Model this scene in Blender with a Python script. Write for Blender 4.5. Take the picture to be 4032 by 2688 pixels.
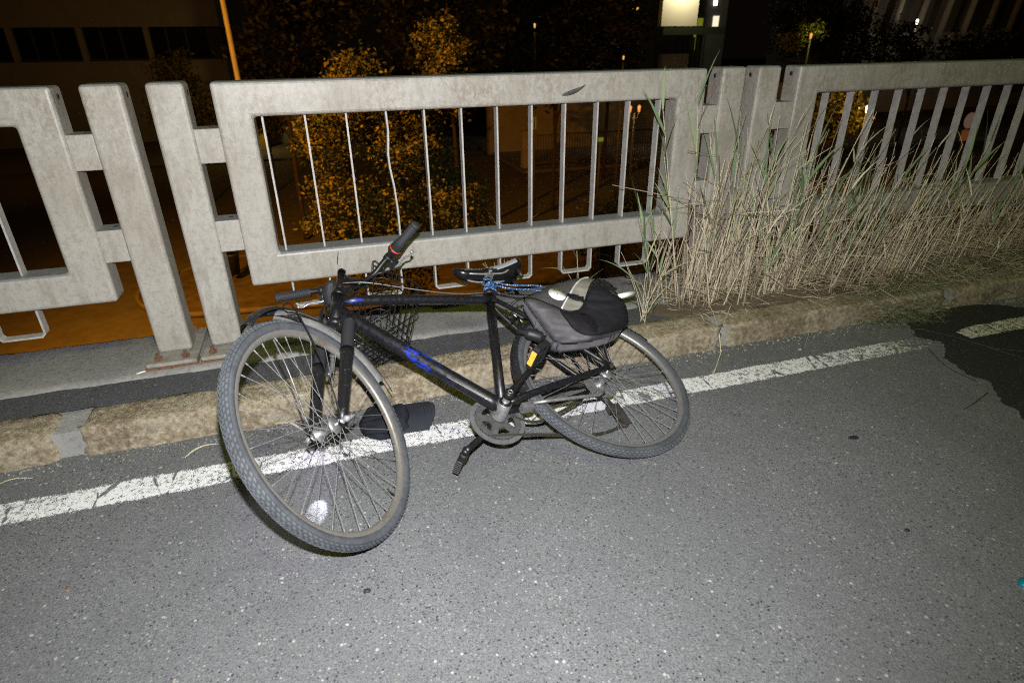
import bpy, bmesh, math, random
from mathutils import Vector, Matrix, noise
import numpy as np

for _o in list(bpy.data.objects): bpy.data.objects.remove(_o)
SC = bpy.context.scene
COL = SC.collection
random.seed(7)
R_ = math.radians

# ------------------------------------------------------------------ camera
cam_d = bpy.data.cameras.new('camera'); cam = bpy.data.objects.new('camera', cam_d); COL.objects.link(cam)
cam_d.sensor_width = 36.0; cam_d.lens = 21.17; cam_d.clip_end = 400; cam_d.clip_start = .05
YAW, PIT, ROL = -.3004, .46, -.0135
fwd = Vector((-math.sin(YAW)*math.cos(PIT), math.cos(YAW)*math.cos(PIT), -math.sin(PIT)))
rgt = Vector((math.cos(YAW), math.sin(YAW), 0)); upv = rgt.cross(fwd)
r2 = rgt*math.cos(ROL) + upv*math.sin(ROL); u2 = -rgt*math.sin(ROL) + upv*math.cos(ROL)
CAM = Vector((0, 0, 1.275))
m3 = Matrix((r2, u2, -fwd)).transposed()
cam.matrix_world = Matrix.Translation(CAM) @ m3.to_4x4()
SC.camera = cam
cam_d.dof.use_dof = True; cam_d.dof.focus_distance = 2.35; cam_d.dof.aperture_fstop = 3.5

# ------------------------------------------------------------------ night sky
world = bpy.data.worlds.new('World'); SC.world = world; world.use_nodes = True
_bg = world.node_tree.nodes['Background']
_bg.inputs[0].default_value = (1.0, .62, .40, 1); _bg.inputs[1].default_value = .0022

# ------------------------------------------------------------------ the camera's flash: a small hard source just above the lens
fl_d = bpy.data.lights.new('camera_flash', 'SPOT'); fl = bpy.data.objects.new('camera_flash', fl_d); COL.objects.link(fl)
fl_d.energy = 375; fl_d.color = (.985, .975, 1.0); fl_d.spot_size = R_(142); fl_d.spot_blend = 1.0; fl_d.shadow_soft_size = .016
fl.location = CAM + u2*.15 + r2*.0
_aim = (fwd*1.0 - r2*.16 + u2*.02).normalized()
fl.rotation_euler = _aim.to_track_quat('-Z', 'Y').to_euler()

SC.view_settings.view_transform = 'Standard'; SC.view_settings.look = 'None'
SC.view_settings.gamma = 1; SC.view_settings.exposure = 0; SC.view_settings.use_curve_mapping = False
SC.render.engine = 'CYCLES'
SC.cycles.max_bounces = 6; SC.cycles.diffuse_bounces = 3; SC.cycles.glossy_bounces = 3
SC.cycles.transparent_max_bounces = 12; SC.cycles.use_denoising = False; SC.cycles.filter_width = 1.15
SC.cycles.sample_clamp_indirect = 2.0; SC.cycles.caustics_reflective = False; SC.cycles.caustics_refractive = False

# ------------------------------------------------------------------ material helpers
class NT:
    def __init__(s, name):
        s.m = bpy.data.materials.new(name); s.m.use_nodes = True; s.t = s.m.node_tree
        s.b = s.t.nodes['Principled BSDF']; s.out = s.t.nodes['Material Output']; s._co = None
    def n(s, typ, **kw):
        nd = s.t.nodes.new(typ)
        for k, v in kw.items():
            if k in ('inp',):
                for a, b in v.items(): nd.inputs[a].default_value = b
            else: setattr(nd, k, v)
        return nd
    def l(s, a, b): s.t.links.new(a, b)
    def co(s, kind='Object'):
        if s._co is None: s._co = s.n('ShaderNodeTexCoord')
        return s._co.outputs[kind]
    def noise(s, scale, detail=3, rough=.55, vec=None, dist=0):
        nd = s.n('ShaderNodeTexNoise'); nd.inputs['Scale'].default_value = scale; nd.inputs['Detail'].default_value = detail
        nd.inputs['Roughness'].default_value = rough; nd.inputs['Distortion'].default_value = dist
        s.l(vec or s.co(), nd.inputs['Vector']); return nd.outputs['Fac']
    def vor(s, scale, feature='F1', vec=None, rnd=1):
        nd = s.n('ShaderNodeTexVoronoi', feature=feature); nd.inputs['Scale'].default_value = scale
        nd.inputs['Randomness'].default_value = rnd
        s.l(vec or s.co(), nd.inputs['Vector']); return nd
    def ramp(s, fac, stops, interp='LINEAR'):
        nd = s.n('ShaderNodeValToRGB'); cr = nd.color_ramp; cr.interpolation = interp
        while len(cr.elements) < len(stops): cr.elements.new(.5)
        for e, (p, c) in zip(cr.elements, stops):
            e.position = p; e.color = (c, c, c, 1) if isinstance(c, (int, float)) else (*c, 1)
        s.l(fac, nd.inputs[0]); return nd.outputs[0]
    def mix(s, fac, a, b, mode='MIX'):
        nd = s.n('ShaderNodeMix', data_type='RGBA', blend_type=mode)
        for sock, v in ((nd.inputs[0], fac), (nd.inputs[6], a), (nd.inputs[7], b)):
            if isinstance(v, (int, float)): sock.default_value = v if sock == nd.inputs[0] else (v, v, v, 1)
            elif isinstance(v, tuple): sock.default_value = (*v, 1)
            else: s.l(v, sock)
        return nd.outputs[2]
    def math(s, op, a, b=0.0, clamp=False):
        nd = s.n('ShaderNodeMath', operation=op); nd.use_clamp = clamp
        for sock, v in ((nd.inputs[0], a), (nd.inputs[1], b)):
            if isinstance(v, (int, float)): sock.default_value = v
            else: s.l(v, sock)
        return nd.outputs[0]
    def mapping(s, scale=(1, 1, 1), loc=(0, 0, 0), kind='Object'):
        nd = s.n('ShaderNodeMapping'); nd.inputs['Scale'].default_value = scale; nd.inputs['Location'].default_value = loc
        s.l(s.co(kind), nd.inputs[0]); return nd.outputs[0]
    def bump(s, h, strength=.5, dist=.002):
        nd = s.n('ShaderNodeBump'); nd.inputs['Strength'].default_value = strength; nd.inputs['Distance'].default_value = dist
        s.l(h, nd.inputs['Height']); s.l(nd.outputs[0], s.b.inputs['Normal'])
    def color(s, c):
        if isinstance(c, tuple): s.b.inputs['Base Color'].default_value = (*c, 1)
        else: s.l(c, s.b.inputs['Base Color'])
    def rough(s, r):
        if isinstance(r, (int, float)): s.b.inputs['Roughness'].default_value = r
        else: s.l(r, s.b.inputs['Roughness'])
    def metal(s, v): s.b.inputs['Metallic'].default_value = v
    def spec(s, v): s.b.inputs['Specular IOR Level'].default_value = v

def simple(name, col, rough=.6, metal=0, var=.0, scale=20, bump=0, bscale=200, spec=.5, dist=.001):
    t = NT(name)
    if var:
        f = t.noise(scale, 5, .6)
        a = tuple(c*(1-var) for c in col); b = tuple(min(1, c*(1+var)) for c in col)
        t.color(t.ramp(f, [(.3, a), (.7, b)]))
    else: t.color(col)
    t.rough(rough); t.metal(metal); t.spec(spec)
    if bump: t.bump(t.noise(bscale, 3), bump, dist)
    return t.m

def m_asphalt(name, base, light, dark, warm=False, grit=1.0):
    t = NT(name)
    big = t.noise(1.3, 4, .6)
    v1 = t.vor(118); v2 = t.vor(330); v3 = t.vor(64)
    fine = t.noise(640, 2, .7)
    b0 = t.ramp(fine, [(.25, tuple(c*.74 for c in base)), (.75, tuple(c*1.28 for c in base))])
    sepf = t.n('ShaderNodeSeparateColor'); t.l(v2.outputs['Color'], sepf.inputs[0])
    b1 = t.mix(t.ramp(sepf.outputs[0], [(0, 0.0), (.66, 0.0), (.72, .22), (1, .5)]), b0, light)
    b2 = t.mix(t.ramp(sepf.outputs[1], [(0, 0.0), (.78, 0.0), (.84, .5), (1, .7)]), b1, dark)
    sep = t.n('ShaderNodeSeparateColor'); t.l(v1.outputs['Color'], sep.inputs[0])
    grain = t.ramp(v1.outputs['Distance'], [(.0, 1.0), (.30, 1.0), (.42, 0.0)])
    pick = t.math('MULTIPLY', t.ramp(sep.outputs[0], [(0, 0.0), (.82, 0.0), (.85, .35), (.94, .5), (.96, .9)]), grain)
    tint = t.ramp(sep.outputs[2], [(0, tuple(c*1.25 for c in light)), (.5, tuple(c*1.7 for c in light)), (.8, (light[0]*1.5, light[1]*1.4, light[2]*1.15)), (1, (light[0]*1.2, light[1]*1.0, light[2]*.8))])
    b3 = t.mix(pick, b2, tint)
    pick2 = t.math('MULTIPLY', t.ramp(sep.outputs[1], [(0, 0.0), (.86, 0.0), (.88, .8), (1, 1.0)]), grain)
    b4 = t.mix(pick2, b3, tuple(c*.55 for c in dark))
    s3 = t.n('ShaderNodeSeparateColor'); t.l(v3.outputs['Color'], s3.inputs[0])
    pick3 = t.math('MULTIPLY', t.ramp(s3.outputs[0], [(0, 0.0), (.955, 0.0), (.96, 1.0)]), t.ramp(v3.outputs['Distance'], [(0, 1.0), (.22, 1.0), (.3, 0.0)]))
    b5 = t.mix(pick3, b4, tuple(c*1.6 for c in light))
    mid = t.noise(6, 5, .65)
    b5 = t.mix(t.ramp(mid, [(.30, .35), (.55, 0.0)]), b5, tuple(c*.7 for c in base))
    b6 = t.mix(t.ramp(big, [(.3, .35), (.6, 0.0)]), b5, tuple(c*.6 for c in base))
    t.color(b6)
    h = t.math('ADD', t.math('MULTIPLY', v2.outputs['Distance'], -1.0), t.math('MULTIPLY', v1.outputs['Distance'], -.8))
    t.bump(t.math('ADD', h, t.math('MULTIPLY', fine, .6)), .55*grit, .0022)
    t.rough(.85); t.spec(.35)
    return t
M = {}
M['asphalt'] = m_asphalt('road_asphalt', (.156, .160, .168), (.28, .285, .29), (.045, .046, .052)).m
M['asphalt_dark'] = m_asphalt('footway_asphalt', (.085, .088, .098), (.15, .15, .16), (.035, .035, .04), grit=1.2).m
M['asphalt_black'] = m_asphalt('patch_asphalt', (.028, .028, .029), (.070, .070, .070), (.010, .010, .011), grit=1.6).m
M['line_black_paint'] = None

def m_paint(name, col, fade=None, wear=.47, seam=.1):
    t = NT(name)
    n1 = t.noise(62, 8, .80); n2 = t.noise(260, 3, .7); n3 = t.noise(4, 3, .5)
    v = t.vor(7.0, 'DISTANCE_TO_EDGE', vec=t.mapping((1.0, .35, 1)))
    warp = t.noise(18, 4)
    crack = t.ramp(t.math('ADD', v.outputs['Distance'], t.math('MULTIPLY', t.math('SUBTRACT', warp, .5), .14)), [(0.0, 0.0), (.004, 0.0), (.018, 1.0)])
    base = t.math('ADD', t.math('MULTIPLY', n1, .62), t.math('MULTIPLY', n2, .38))
    base = t.math('ADD', base, t.math('MULTIPLY', t.math('SUBTRACT', n3, .5), .12))
    edge_attr = t.n('ShaderNodeAttribute', attribute_name='edge')   # 0 at the outline, 1 inside
    fadea = t.n('ShaderNodeAttribute', attribute_name='fade')
    base = t.math('SUBTRACT', base, t.math('MULTIPLY', fadea.outputs['Fac'], .16))
    base = t.math('SUBTRACT', base, t.math('MULTIPLY', t.math('SUBTRACT', 1.0, edge_attr.outputs['Fac']), .16))
    mask = t.math('MULTIPLY', t.ramp(base, [(wear-.05, 0.0), (wear-.025, 1.0)]), crack)
    t.color(t.ramp(n2, [(.3, tuple(c*.86 for c in col)), (.7, col)]))
    t.rough(.7); t.bump(base, .5, .003)
    tr = t.n('ShaderNodeBsdfTransparent'); mx = t.n('ShaderNodeMixShader')
    t.l(mask, mx.inputs[0]); t.l(tr.outputs[0], mx.inputs[1]); t.l(t.b.outputs[0], mx.inputs[2]); t.l(mx.outputs[0], t.out.inputs[0])
    return t.m
M['line_paint'] = m_paint('white_road_paint', (.86, .86, .88), wear=.503)
M['line_paint_old'] = m_paint('cream_road_paint', (.74, .72, .66), wear=.50)

def m_stone():
    t = NT('kerb_granite')
    a = t.noise(6, 6, .6); b = t.noise(48, 6, .72); c = t.noise(260, 3, .7)
    col = t.ramp(a, [(.28, (.20, .15, .095)), (.45, (.29, .235, .155)), (.6, (.37, .315, .22)), (.78, (.30, .275, .22))])
    col = t.mix(t.ramp(b, [(.35, .62), (.5, 0.0)]), col, (.09, .072, .052))
    col = t.mix(t.ramp(b, [(.52, 0.0), (.68, .85)]), col, (.52, .48, .41))
    col = t.mix(t.ramp(c, [(.3, .35), (.5, 0.0)]), col, (.05, .04, .03))
    t.color(col); t.rough(.9); t.spec(.3)
    t.bump(t.math('ADD', b, t.math('MULTIPLY', c, .5)), 1.0, .006); return t.m
M['stone'] = m_stone()
def m_concrete(name, c0, c1, c2):
    t = NT(name)
    a = t.noise(2.6, 6, .6); b = t.noise(40, 5, .7); c = t.noise(260, 3, .7)
    col = t.ramp(a, [(.3, c0), (.5, c1), (.68, c2)])
    col = t.mix(t.ramp(b, [(.3, .55), (.5, 0.0)]), col, tuple(x*.55 for x in c0))
    col = t.mix(t.ramp(b, [(.62, 0.0), (.8, .5)]), col, tuple(min(1, x*1.35) for x in c2))
    t.color(col); t.rough(.9); t.spec(.3); t.bump(t.math('ADD', b, t.math('MULTIPLY', c, .6)), .7, .004); return t.m
M['concrete'] = m_concrete('ledge_concrete', (.17, .165, .165), (.25, .245, .24), (.33, .32, .305))
M['mortar'] = m_concrete('kerb_mortar', (.24, .24, .23), (.32, .315, .30), (.38, .37, .35))
M['soil'] = m_concrete('dry_soil', (.08, .062, .042), (.12, .095, .066), (.17, .14, .10))

def m_rail():
    t = NT('galvanised_grey_paint')
    a = t.noise(2.2, 3, .5); b = t.noise(60, 8, .8); c = t.noise(420, 2, .6)
    streak = t.noise(26, 6, .7, vec=t.mapping((1.0, 1.0, .25)))
    col = t.ramp(a, [(.3, (.345, .318, .272)), (.5, (.40, .380, .338)), (.72, (.43, .417, .385))])
    col = t.mix(t.ramp(b, [(.30, .75), (.52, 0.0)]), col, (.22, .195, .16))
    col = t.mix(t.ramp(streak, [(.34, .55), (.52, 0.0)]), col, (.24, .21, .17))
    sz = t.n('ShaderNodeSeparateXYZ'); gz = t.n('ShaderNodeNewGeometry'); t.l(gz.outputs['Position'], sz.inputs[0])
    st = t.noise(75, 7, .82, vec=t.mapping((1.0, 1.0, .55))); pn = t.noise(5, 3, .5)
    stain = t.math('MULTIPLY', t.math('MULTIPLY', t.ramp(sz.outputs[2], [(.78, 0.0), (1.0, 1.0)]), t.ramp(st, [(.42, 0.0), (.60, .75)])), t.ramp(pn, [(.38, .15), (.62, 1.0)]))
    col = t.mix(stain, col, (.20, .155, .11))
    col = t.mix(t.ramp(c, [(.3, .15), (.5, 0.0)]), col, (.20, .195, .18))
    # darker blue-grey on the level top faces
    geo = t.n('ShaderNodeNewGeometry'); sx = t.n('ShaderNodeSeparateXYZ'); t.l(geo.outputs['Normal'], sx.inputs[0])
    topm = t.math('MULTIPLY', t.math('GREATER_THAN', sx.outputs[2], .6), t.ramp(b, [(.2, .9), (.7, .55)]))
    col = t.mix(topm, col, (.17, .185, .225))
    t.color(col); t.rough(t.ramp(a, [(.35, .56), (.65, .38)])); t.spec(.45)
    t.bump(t.math('ADD', c, t.math('MULTIPLY', a, 5.0)), .14, .0015); return t.m
M['rail'] = m_rail()
M['bar_metal'] = simple('galvanised_bar', (.43, .415, .39), .6, .05, .18, 30, .25, 300)
M['rust'] = simple('rusty_iron', (.16, .085, .05), .85, .1, .5, 60, .6, 250)
M['plate'] = simple('weathered_base_plate', (.28, .265, .24), .7, .1, .3, 25, .4, 200)
M['hole'] = simple('near_black', (.02, .022, .03), .6)

def m_frame(name, axis, org, centre, strength):
    """black enamel chipped through to blue; chips are drawn out along the tube axis"""
    t = NT(name); ax = Vector(axis).normalized(); p1 = ax.orthogonal().normalized(); p2 = ax.cross(p1)
    def dot(v, k):
        nd = t.n('ShaderNodeVectorMath', operation='DOT_PRODUCT'); t.l(t.co(), nd.inputs[0]); nd.inputs[1].default_value = tuple(v*k); return nd.outputs['Value']
    cx = t.n('ShaderNodeCombineXYZ'); t.l(dot(ax, 14), cx.inputs[0]); t.l(dot(p1, 42), cx.inputs[1]); t.l(dot(p2, 42), cx.inputs[2])
    a = t.noise(1.0, 8, .78, vec=cx.outputs[0]); b = t.noise(260, 3, .6); dust = t.noise(90, 5, .75); fine_ = t.noise(7, 5, .6)
    along = t.math('SUBTRACT', dot(ax, 1.0), centre)
    w = t.math('MULTIPLY', t.math('MULTIPLY', along, along), -1/(2*.085**2)); bell = t.math('EXPONENT', w)
    v = t.math('ADD', t.math('ADD', a, t.math('MULTIPLY', bell, strength)), t.math('MULTIPLY', t.math('SUBTRACT', fine_, .5), .25))
    mk = t.ramp(v, [(.665, 0.0), (.68, 1.0)])
    blk = t.ramp(dust, [(.35, (.006, .006, .008)), (.62, (.011, .011, .014)), (.72, (.03, .03, .033)), (.80, (.16, .16, .17))])
    t.color(t.mix(mk, blk, (.014, .035, .36))); t.rough(t.ramp(dust, [(.3, .22), (.7, .5)])); t.spec(.5)
    t.bump(b, .1, .0008); return t.m
_fa, _ua = Vector((-.96808, -.18795, .16582)), Vector((-.11532, .9214, .37111))
_o3 = Vector((.89631, 1.75379, .15561)) - Vector((.45, 1.75, 0))
_dt = (_fa*(.872-.462)+_ua*(.418+.060)).normalized(); _mid = _o3+_fa*.655+_ua*.165
M['frame'] = m_frame('black_frame_enamel', _fa, None, (_o3+_fa*.80+_ua*.47).dot(_fa), .035)
M['frame_blue'] = m_frame('chipped_black_over_blue', _dt, None, _mid.dot(_dt), .17)
def m_grime(name, c, dust, rough=.45, amt=.6, scale=120):
    t = NT(name); n = t.noise(scale, 6, .75)
    t.color(t.ramp(n, [(amt-.12, c), (amt, c), (amt+.12, dust)])); t.rough(rough); t.bump(t.noise(400, 2), .15, .0006); return t.m
M['black'] = m_grime('dusty_black_paint', (.009, .009, .010), (.10, .10, .10), .42, .62)
M['fork_paint'] = m_grime('scratched_black_fork', (.010, .010, .011), (.22, .22, .22), .4, .60, 75)
M['plastic'] = m_grime('black_plastic', (.014, .014, .016), (.05, .05, .05), .5, .62)
M['rubber'] = m_grime('grip_rubber', (.028, .030, .034), (.09, .09, .10), .65, .62)
M['steel'] = simple('dull_steel', (.26, .26, .26), .45, .6, .35, 60, .15, 300)
M['chrome'] = simple('bright_alloy', (.50, .50, .52), .3, .55, .12, 60)
M['spoke'] = simple('spoke_steel', (.20, .20, .20), .55, .1, .3, 60)
M['rusty_steel'] = simple('rusting_steel', (.050, .044, .040), .65, .3, .5, 50, .4, 200)
M['ring'] = simple('dirty_chainring', (.085, .085, .085), .6, .3, .35, 60, .3, 200)
M['ring_guard'] = simple('grey_plastic_guard', (.105, .108, .112), .6, 0, .25, 60, .2, 200)
M['chain'] = simple('oily_chain', (.11, .10, .09), .5, .7, .4, 200)
def m_rim(name, c, r, amt):
    t = NT(name); n = t.noise(14, 6, .7); n2 = t.noise(160, 3, .6)
    t.color(t.mix(t.ramp(n, [(amt-.08, 0.0), (amt+.08, .8)]), t.ramp(n2, [(.3, tuple(x*.8 for x in c)), (.7, c)]), r)); t.rough(.42); t.metal(.55); return t.m
M['rim'] = m_rim('alloy_rim', (.30, .30, .30), (.20, .18, .16), .62)
M['rim_rusty'] = m_rim('browned_rim', (.34, .325, .295), (.20, .145, .10), .60)
def m_tyre(name, c0, c1):
    t = NT(name); n = t.noise(45, 6, .75); n2 = t.noise(9, 4, .6)
    col = t.ramp(n, [(.3, c0), (.65, c1)])
    t.color(t.mix(t.ramp(n2, [(.4, 0.0), (.7, .5)]), col, tuple(x*.6 for x in c0))); t.rough(.8); t.spec(.3)
    t.bump(t.noise(700, 2), .2, .0006); return t.m
M['tyre'] = m_tyre('dusty_tyre_rubber', (.052, .057, .065), (.100, .109, .121))
M['tread'] = m_tyre('tyre_tread_rubber', (.066, .073, .084), (.118, .130, .145))
M['tyre2'] = m_tyre('dark_tyre_rubber', (.050, .054, .061), (.090, .097, .107))
M['tread2'] = m_tyre('dark_tread_rubber', (.075, .083, .094), (.125, .136, .150))
M['groove'] = m_tyre('tread_groove_rubber', (.034, .038, .043), (.064, .070, .079))
M['guard'] = m_grime('mudguard_dusty', (.20, .20, .185), (.28, .28, .26), .6, .5, 40)
M['guard_black'] = m_grime('mudguard_black', (.016, .016, .017), (.11, .105, .10), .4, .58, 60)
M['red'] = simple('red_plastic_ring', (.62, .05, .02), .4)
def m_reflector():
    t = NT('amber_reflector'); v = t.vor(190)
    t.color(t.ramp(v.outputs['Distance'], [(0, (.95, .72, .22)), (.6, (.80, .48, .04))])); t.rough(.15); t.spec(.9)
    t.bump(v.outputs['Distance'], .8, .002); return t.m
M['amber'] = m_reflector()
def m_cloth(name, c, var=.25, s=.6, weave=900):
    t = NT(name); n = t.noise(9, 5, .6); w = t.noise(weave, 2, .6)
    col = t.ramp(n, [(.3, tuple(x*(1-var) for x in c)), (.7, tuple(x*(1+var) for x in c))])
    t.color(t.mix(t.ramp(w, [(.3, .3), (.6, 0.0)]), col, tuple(x*.5 for x in c))); t.rough(.9); t.spec(.2)
    t.bump(t.math('ADD', w, t.math('MULTIPLY', n, 4.0)), .35, .0015); return t.m
M['bag_grey'] = m_cloth('faded_grey_canvas', (.118, .114, .122), .42)
M['bag_back'] = m_cloth('grey_brown_canvas', (.095, .087, .089), .25)
M['bag_tan'] = m_cloth('beige_grey_canvas', (.27, .255, .225), .15)
M['bag_black'] = m_cloth('black_canvas', (.018, .0165, .021), .35)
M['binding'] = m_cloth('black_binding', (.012, .012, .014), .2)
M['cap'] = m_cloth('navy_black_cotton', (.016, .018, .025), .3)
M['buckle'] = simple('black_buckle_plastic', (.010, .010, .012), .35)
M['white_reflective'] = simple('white_reflective', (.92, .92, .92), .35, 0, .03, 40)
M['strap_white'] = simple('reflective_piping', (.75, .75, .74), .4)
M['silver_vinyl'] = simple('silver_vinyl', (.33, .34, .36), .35, .1)
M['vinyl'] = simple('black_vinyl', (.010, .010, .011), .28, 0, 0, 20, .15, 300)
def m_rope():
    t = NT('blue_rope'); w = t.n('ShaderNodeTexWave', wave_type='BANDS', bands_direction='DIAGONAL'); t.l(t.co(), w.inputs[0])
    w.inputs['Scale'].default_value = 45; w.inputs['Distortion'].default_value = 3; v = t.vor(230)
    col = t.ramp(w.outputs['Fac'], [(.3, (.018, .06, .18)), (.7, (.04, .14, .32))])
    t.color(t.mix(t.ramp(t.noise(170, 2), [(.60, 0.0), (.64, 1.0)]), col, (.75, .78, .8))); t.rough(.7); t.bump(w.outputs['Fac'], .6, .001); return t.m
M['rope'] = m_rope()
def m_leafy(name, cols, trans=0.0, rough=.6):
    t = NT(name); oi = t.n('ShaderNodeAttribute', attribute_name='tone')
    k = len(cols)-1
    t.color(t.ramp(oi.outputs['Fac'], [(i/k, c) for i, c in enumerate(cols)])); t.rough(rough); t.spec(.3)
    return t.m
M['straw'] = m_leafy('dry_reed', [(.34, .27, .17), (.52, .44, .30), (.70, .62, .45), (.50, .42, .30), (.17, .13, .09)])
M['litter'] = m_leafy('dead_grass_litter', [(.22, .175, .115), (.36, .295, .20), (.50, .42, .29), (.20, .20, .10)])
M['green_leaf'] = m_leafy('reed_leaf', [(.10, .16, .075), (.16, .235, .115), (.26, .31, .16), (.46, .41, .25)])
M['short_grass'] = m_leafy('short_grass', [(.05, .075, .03), (.10, .13, .055), (.22, .20, .11)])
M['foliage'] = m_leafy('street_tree_leaf', [(.03, .035, .012), (.09, .095, .026), (.22, .21, .05)])
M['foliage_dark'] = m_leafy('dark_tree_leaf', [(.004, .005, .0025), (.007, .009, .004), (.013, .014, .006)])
M['bark'] = simple('bark', (.030, .022, .017), .9, 0, .3, 12, .6, 40, dist=.01)

# ------------------------------------------------------------------ geometry helpers
ORG = {}
def tag(o, label=None, cat=None, group=None, kind=None):
    if label: o['label'] = label
    if cat: o['category'] = cat
    if group: o['group'] = group
    if kind: o['kind'] = kind
    return o
def empty(name, loc, label, cat, group=None):
    o = bpy.data.objects.new(name, None); COL.objects.link(o); o.location = loc; o.empty_display_size = .1
    ORG[o.name] = Vector(loc); return tag(o, label, cat, group)

class MB:
    def __init__(s): s.v = []; s.f = []; s.mi = []; s.sm = []; s.attr = {}
    def add(s, vs, fs, mi=0, smooth=False):
        k = len(s.v); s.v += [tuple(v) for v in vs]
        for f in fs: s.f.append(tuple(i+k for i in f)); s.mi.append(mi); s.sm.append(smooth)
        return k
    def box(s, a, b, mi=0):
        x0, y0, z0 = a; x1, y1, z1 = b
        s.add([(x0,y0,z0),(x1,y0,z0),(x1,y1,z0),(x0,y1,z0),(x0,y0,z1),(x1,y0,z1),(x1,y1,z1),(x0,y1,z1)],
              [(0,3,2,1),(4,5,6,7),(0,1,5,4),(1,2,6,5),(2,3,7,6),(3,0,4,7)], mi)
    def obox(s, c, ax, ay, az, mi=0):   # oriented box: centre and three half-axis vectors
        c, ax, ay, az = map(Vector, (c, ax, ay, az))
        vs = [c+ax*i+ay*j+az*k for k in (-1, 1) for i, j in ((-1,-1),(1,-1),(1,1),(-1,1))]
        s.add(vs, [(0,3,2,1),(4,5,6,7),(0,1,5,4),(1,2,6,5),(2,3,7,6),(3,0,4,7)], mi)
    def tube(s, pts, r, n=8, closed=False, cap=True, mi=0, flat=1.0, up=None):
        pts = [Vector(p) for p in pts]; m = len(pts)
        rs = [r]*m if isinstance(r, (int, float)) else list(r)
        def tan(i):
            if closed: return (pts[(i+1) % m]-pts[i-1]).normalized()
            return (pts[min(i+1, m-1)]-pts[max(i-1, 0)]).normalized()
        t0 = tan(0); a = Vector(up) if up is not None else (Vector((0, 0, 1)) if abs(t0.z) < .9 else Vector((1, 0, 0)))
        nrm = (a - t0*a.dot(t0)).normalized(); vs = []
        for i in range(m):
            t = tan(i); nrm = nrm - t*nrm.dot(t)
            if nrm.length < 1e-6: nrm = t.orthogonal()
            nrm.normalize(); b = t.cross(nrm)
            for k in range(n):
                an = 2*math.pi*k/n
                vs.append(pts[i] + nrm*(math.cos(an)*rs[i]*flat) + b*(math.sin(an)*rs[i]))
        fs = []
        for i in range(m if closed else m-1):
            j = (i+1) % m
            for k in range(n): l = (k+1) % n; fs.append((i*n+k, i*n+l, j*n+l, j*n+k))
        if cap and not closed: fs += [tuple(range(n))[::-1], tuple((m-1)*n+k for k in range(n))]
        s.add(vs, fs, mi, True)
    def lathe(s, o, ax, prof, n=24, mi=0, closed=False, smooth=True, e1=None):
        o = Vector(o); ax = Vector(ax).normalized(); e1 = Vector(e1).normalized() if e1 is not None else ax.orthogonal().normalized(); e2 = ax.cross(e1)
        vs = []; m = len(prof)
        for k in range(n):
            an = 2*math.pi*k/n; d = e1*math.cos(an)+e2*math.sin(an)
            for r, h in prof: vs.append(o+ax*h+d*r)
        fs = []
        for k in range(n):
            l = (k+1) % n
            for i in range(m if closed else m-1):
                j = (i+1) % m; fs.append((k*m+i, k*m+j, l*m+j, l*m+i))
        s.add(vs, fs, mi, smooth)
    def build(s, name, mat, parent=None, bevel=0, seg=2, subsurf=0):
        me = bpy.data.meshes.new(name)
        off = ORG[parent.name] if parent is not None else Vector((0, 0, 0))
        me.from_pydata([(x-off.x, y-off.y, z-off.z) for x, y, z in s.v] if parent is not None else s.v, [], s.f)
        mats = mat if isinstance(mat, (list, tuple)) else [mat]
        for m in mats: me.materials.append(m)
        if len(mats) > 1: me.polygons.foreach_set('material_index', s.mi)
        me.polygons.foreach_set('use_smooth', s.sm)
        for k, vals in s.attr.items():
            at = me.attributes.new(k, 'FLOAT', 'POINT'); at.data.foreach_set('value', vals)
        me.update()
        o = bpy.data.objects.new(name, me); COL.objects.link(o)
        if parent is not None: o.parent = parent; ORG[o.name] = off
        else: ORG[o.name] = Vector((0, 0, 0))
        if bevel:
            bv = o.modifiers.new('bevel', 'BEVEL'); bv.width = bevel; bv.segments = seg; bv.limit_method = 'ANGLE'; bv.angle_limit = R_(40)
        if subsurf:
            ss = o.modifiers.new('sub', 'SUBSURF'); ss.levels = subsurf; ss.render_levels = subsurf
        return o
def structure(o): o['kind'] = 'structure'; return o
def spline(pts, k=8):
    pts = [Vector(p) for p in pts]; P = [pts[0]*2-pts[1]]+pts+[pts[-1]*2-pts[-2]]; out = []
    for i in range(1, len(P)-2):
        for j in range(k):
            t = j/k; a, b, c, d = P[i-1], P[i], P[i+1], P[i+2]
            out.append(.5*((2*b)+(c-a)*t+(2*a-5*b+4*c-d)*t*t+(3*b-a-3*c+d)*t*t*t))
    out.append(pts[-1]); return out
def share(o, name, parent, mat=None):
    c = bpy.data.objects.new(name, o.data); COL.objects.link(c)
    if parent is not None: c.parent = parent
    return c
def fix_normals(o):
    bm = bmesh.new(); bm.from_mesh(o.data); bmesh.ops.recalc_face_normals(bm, faces=bm.faces); bm.to_mesh(o.data); bm.free(); return o

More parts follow.
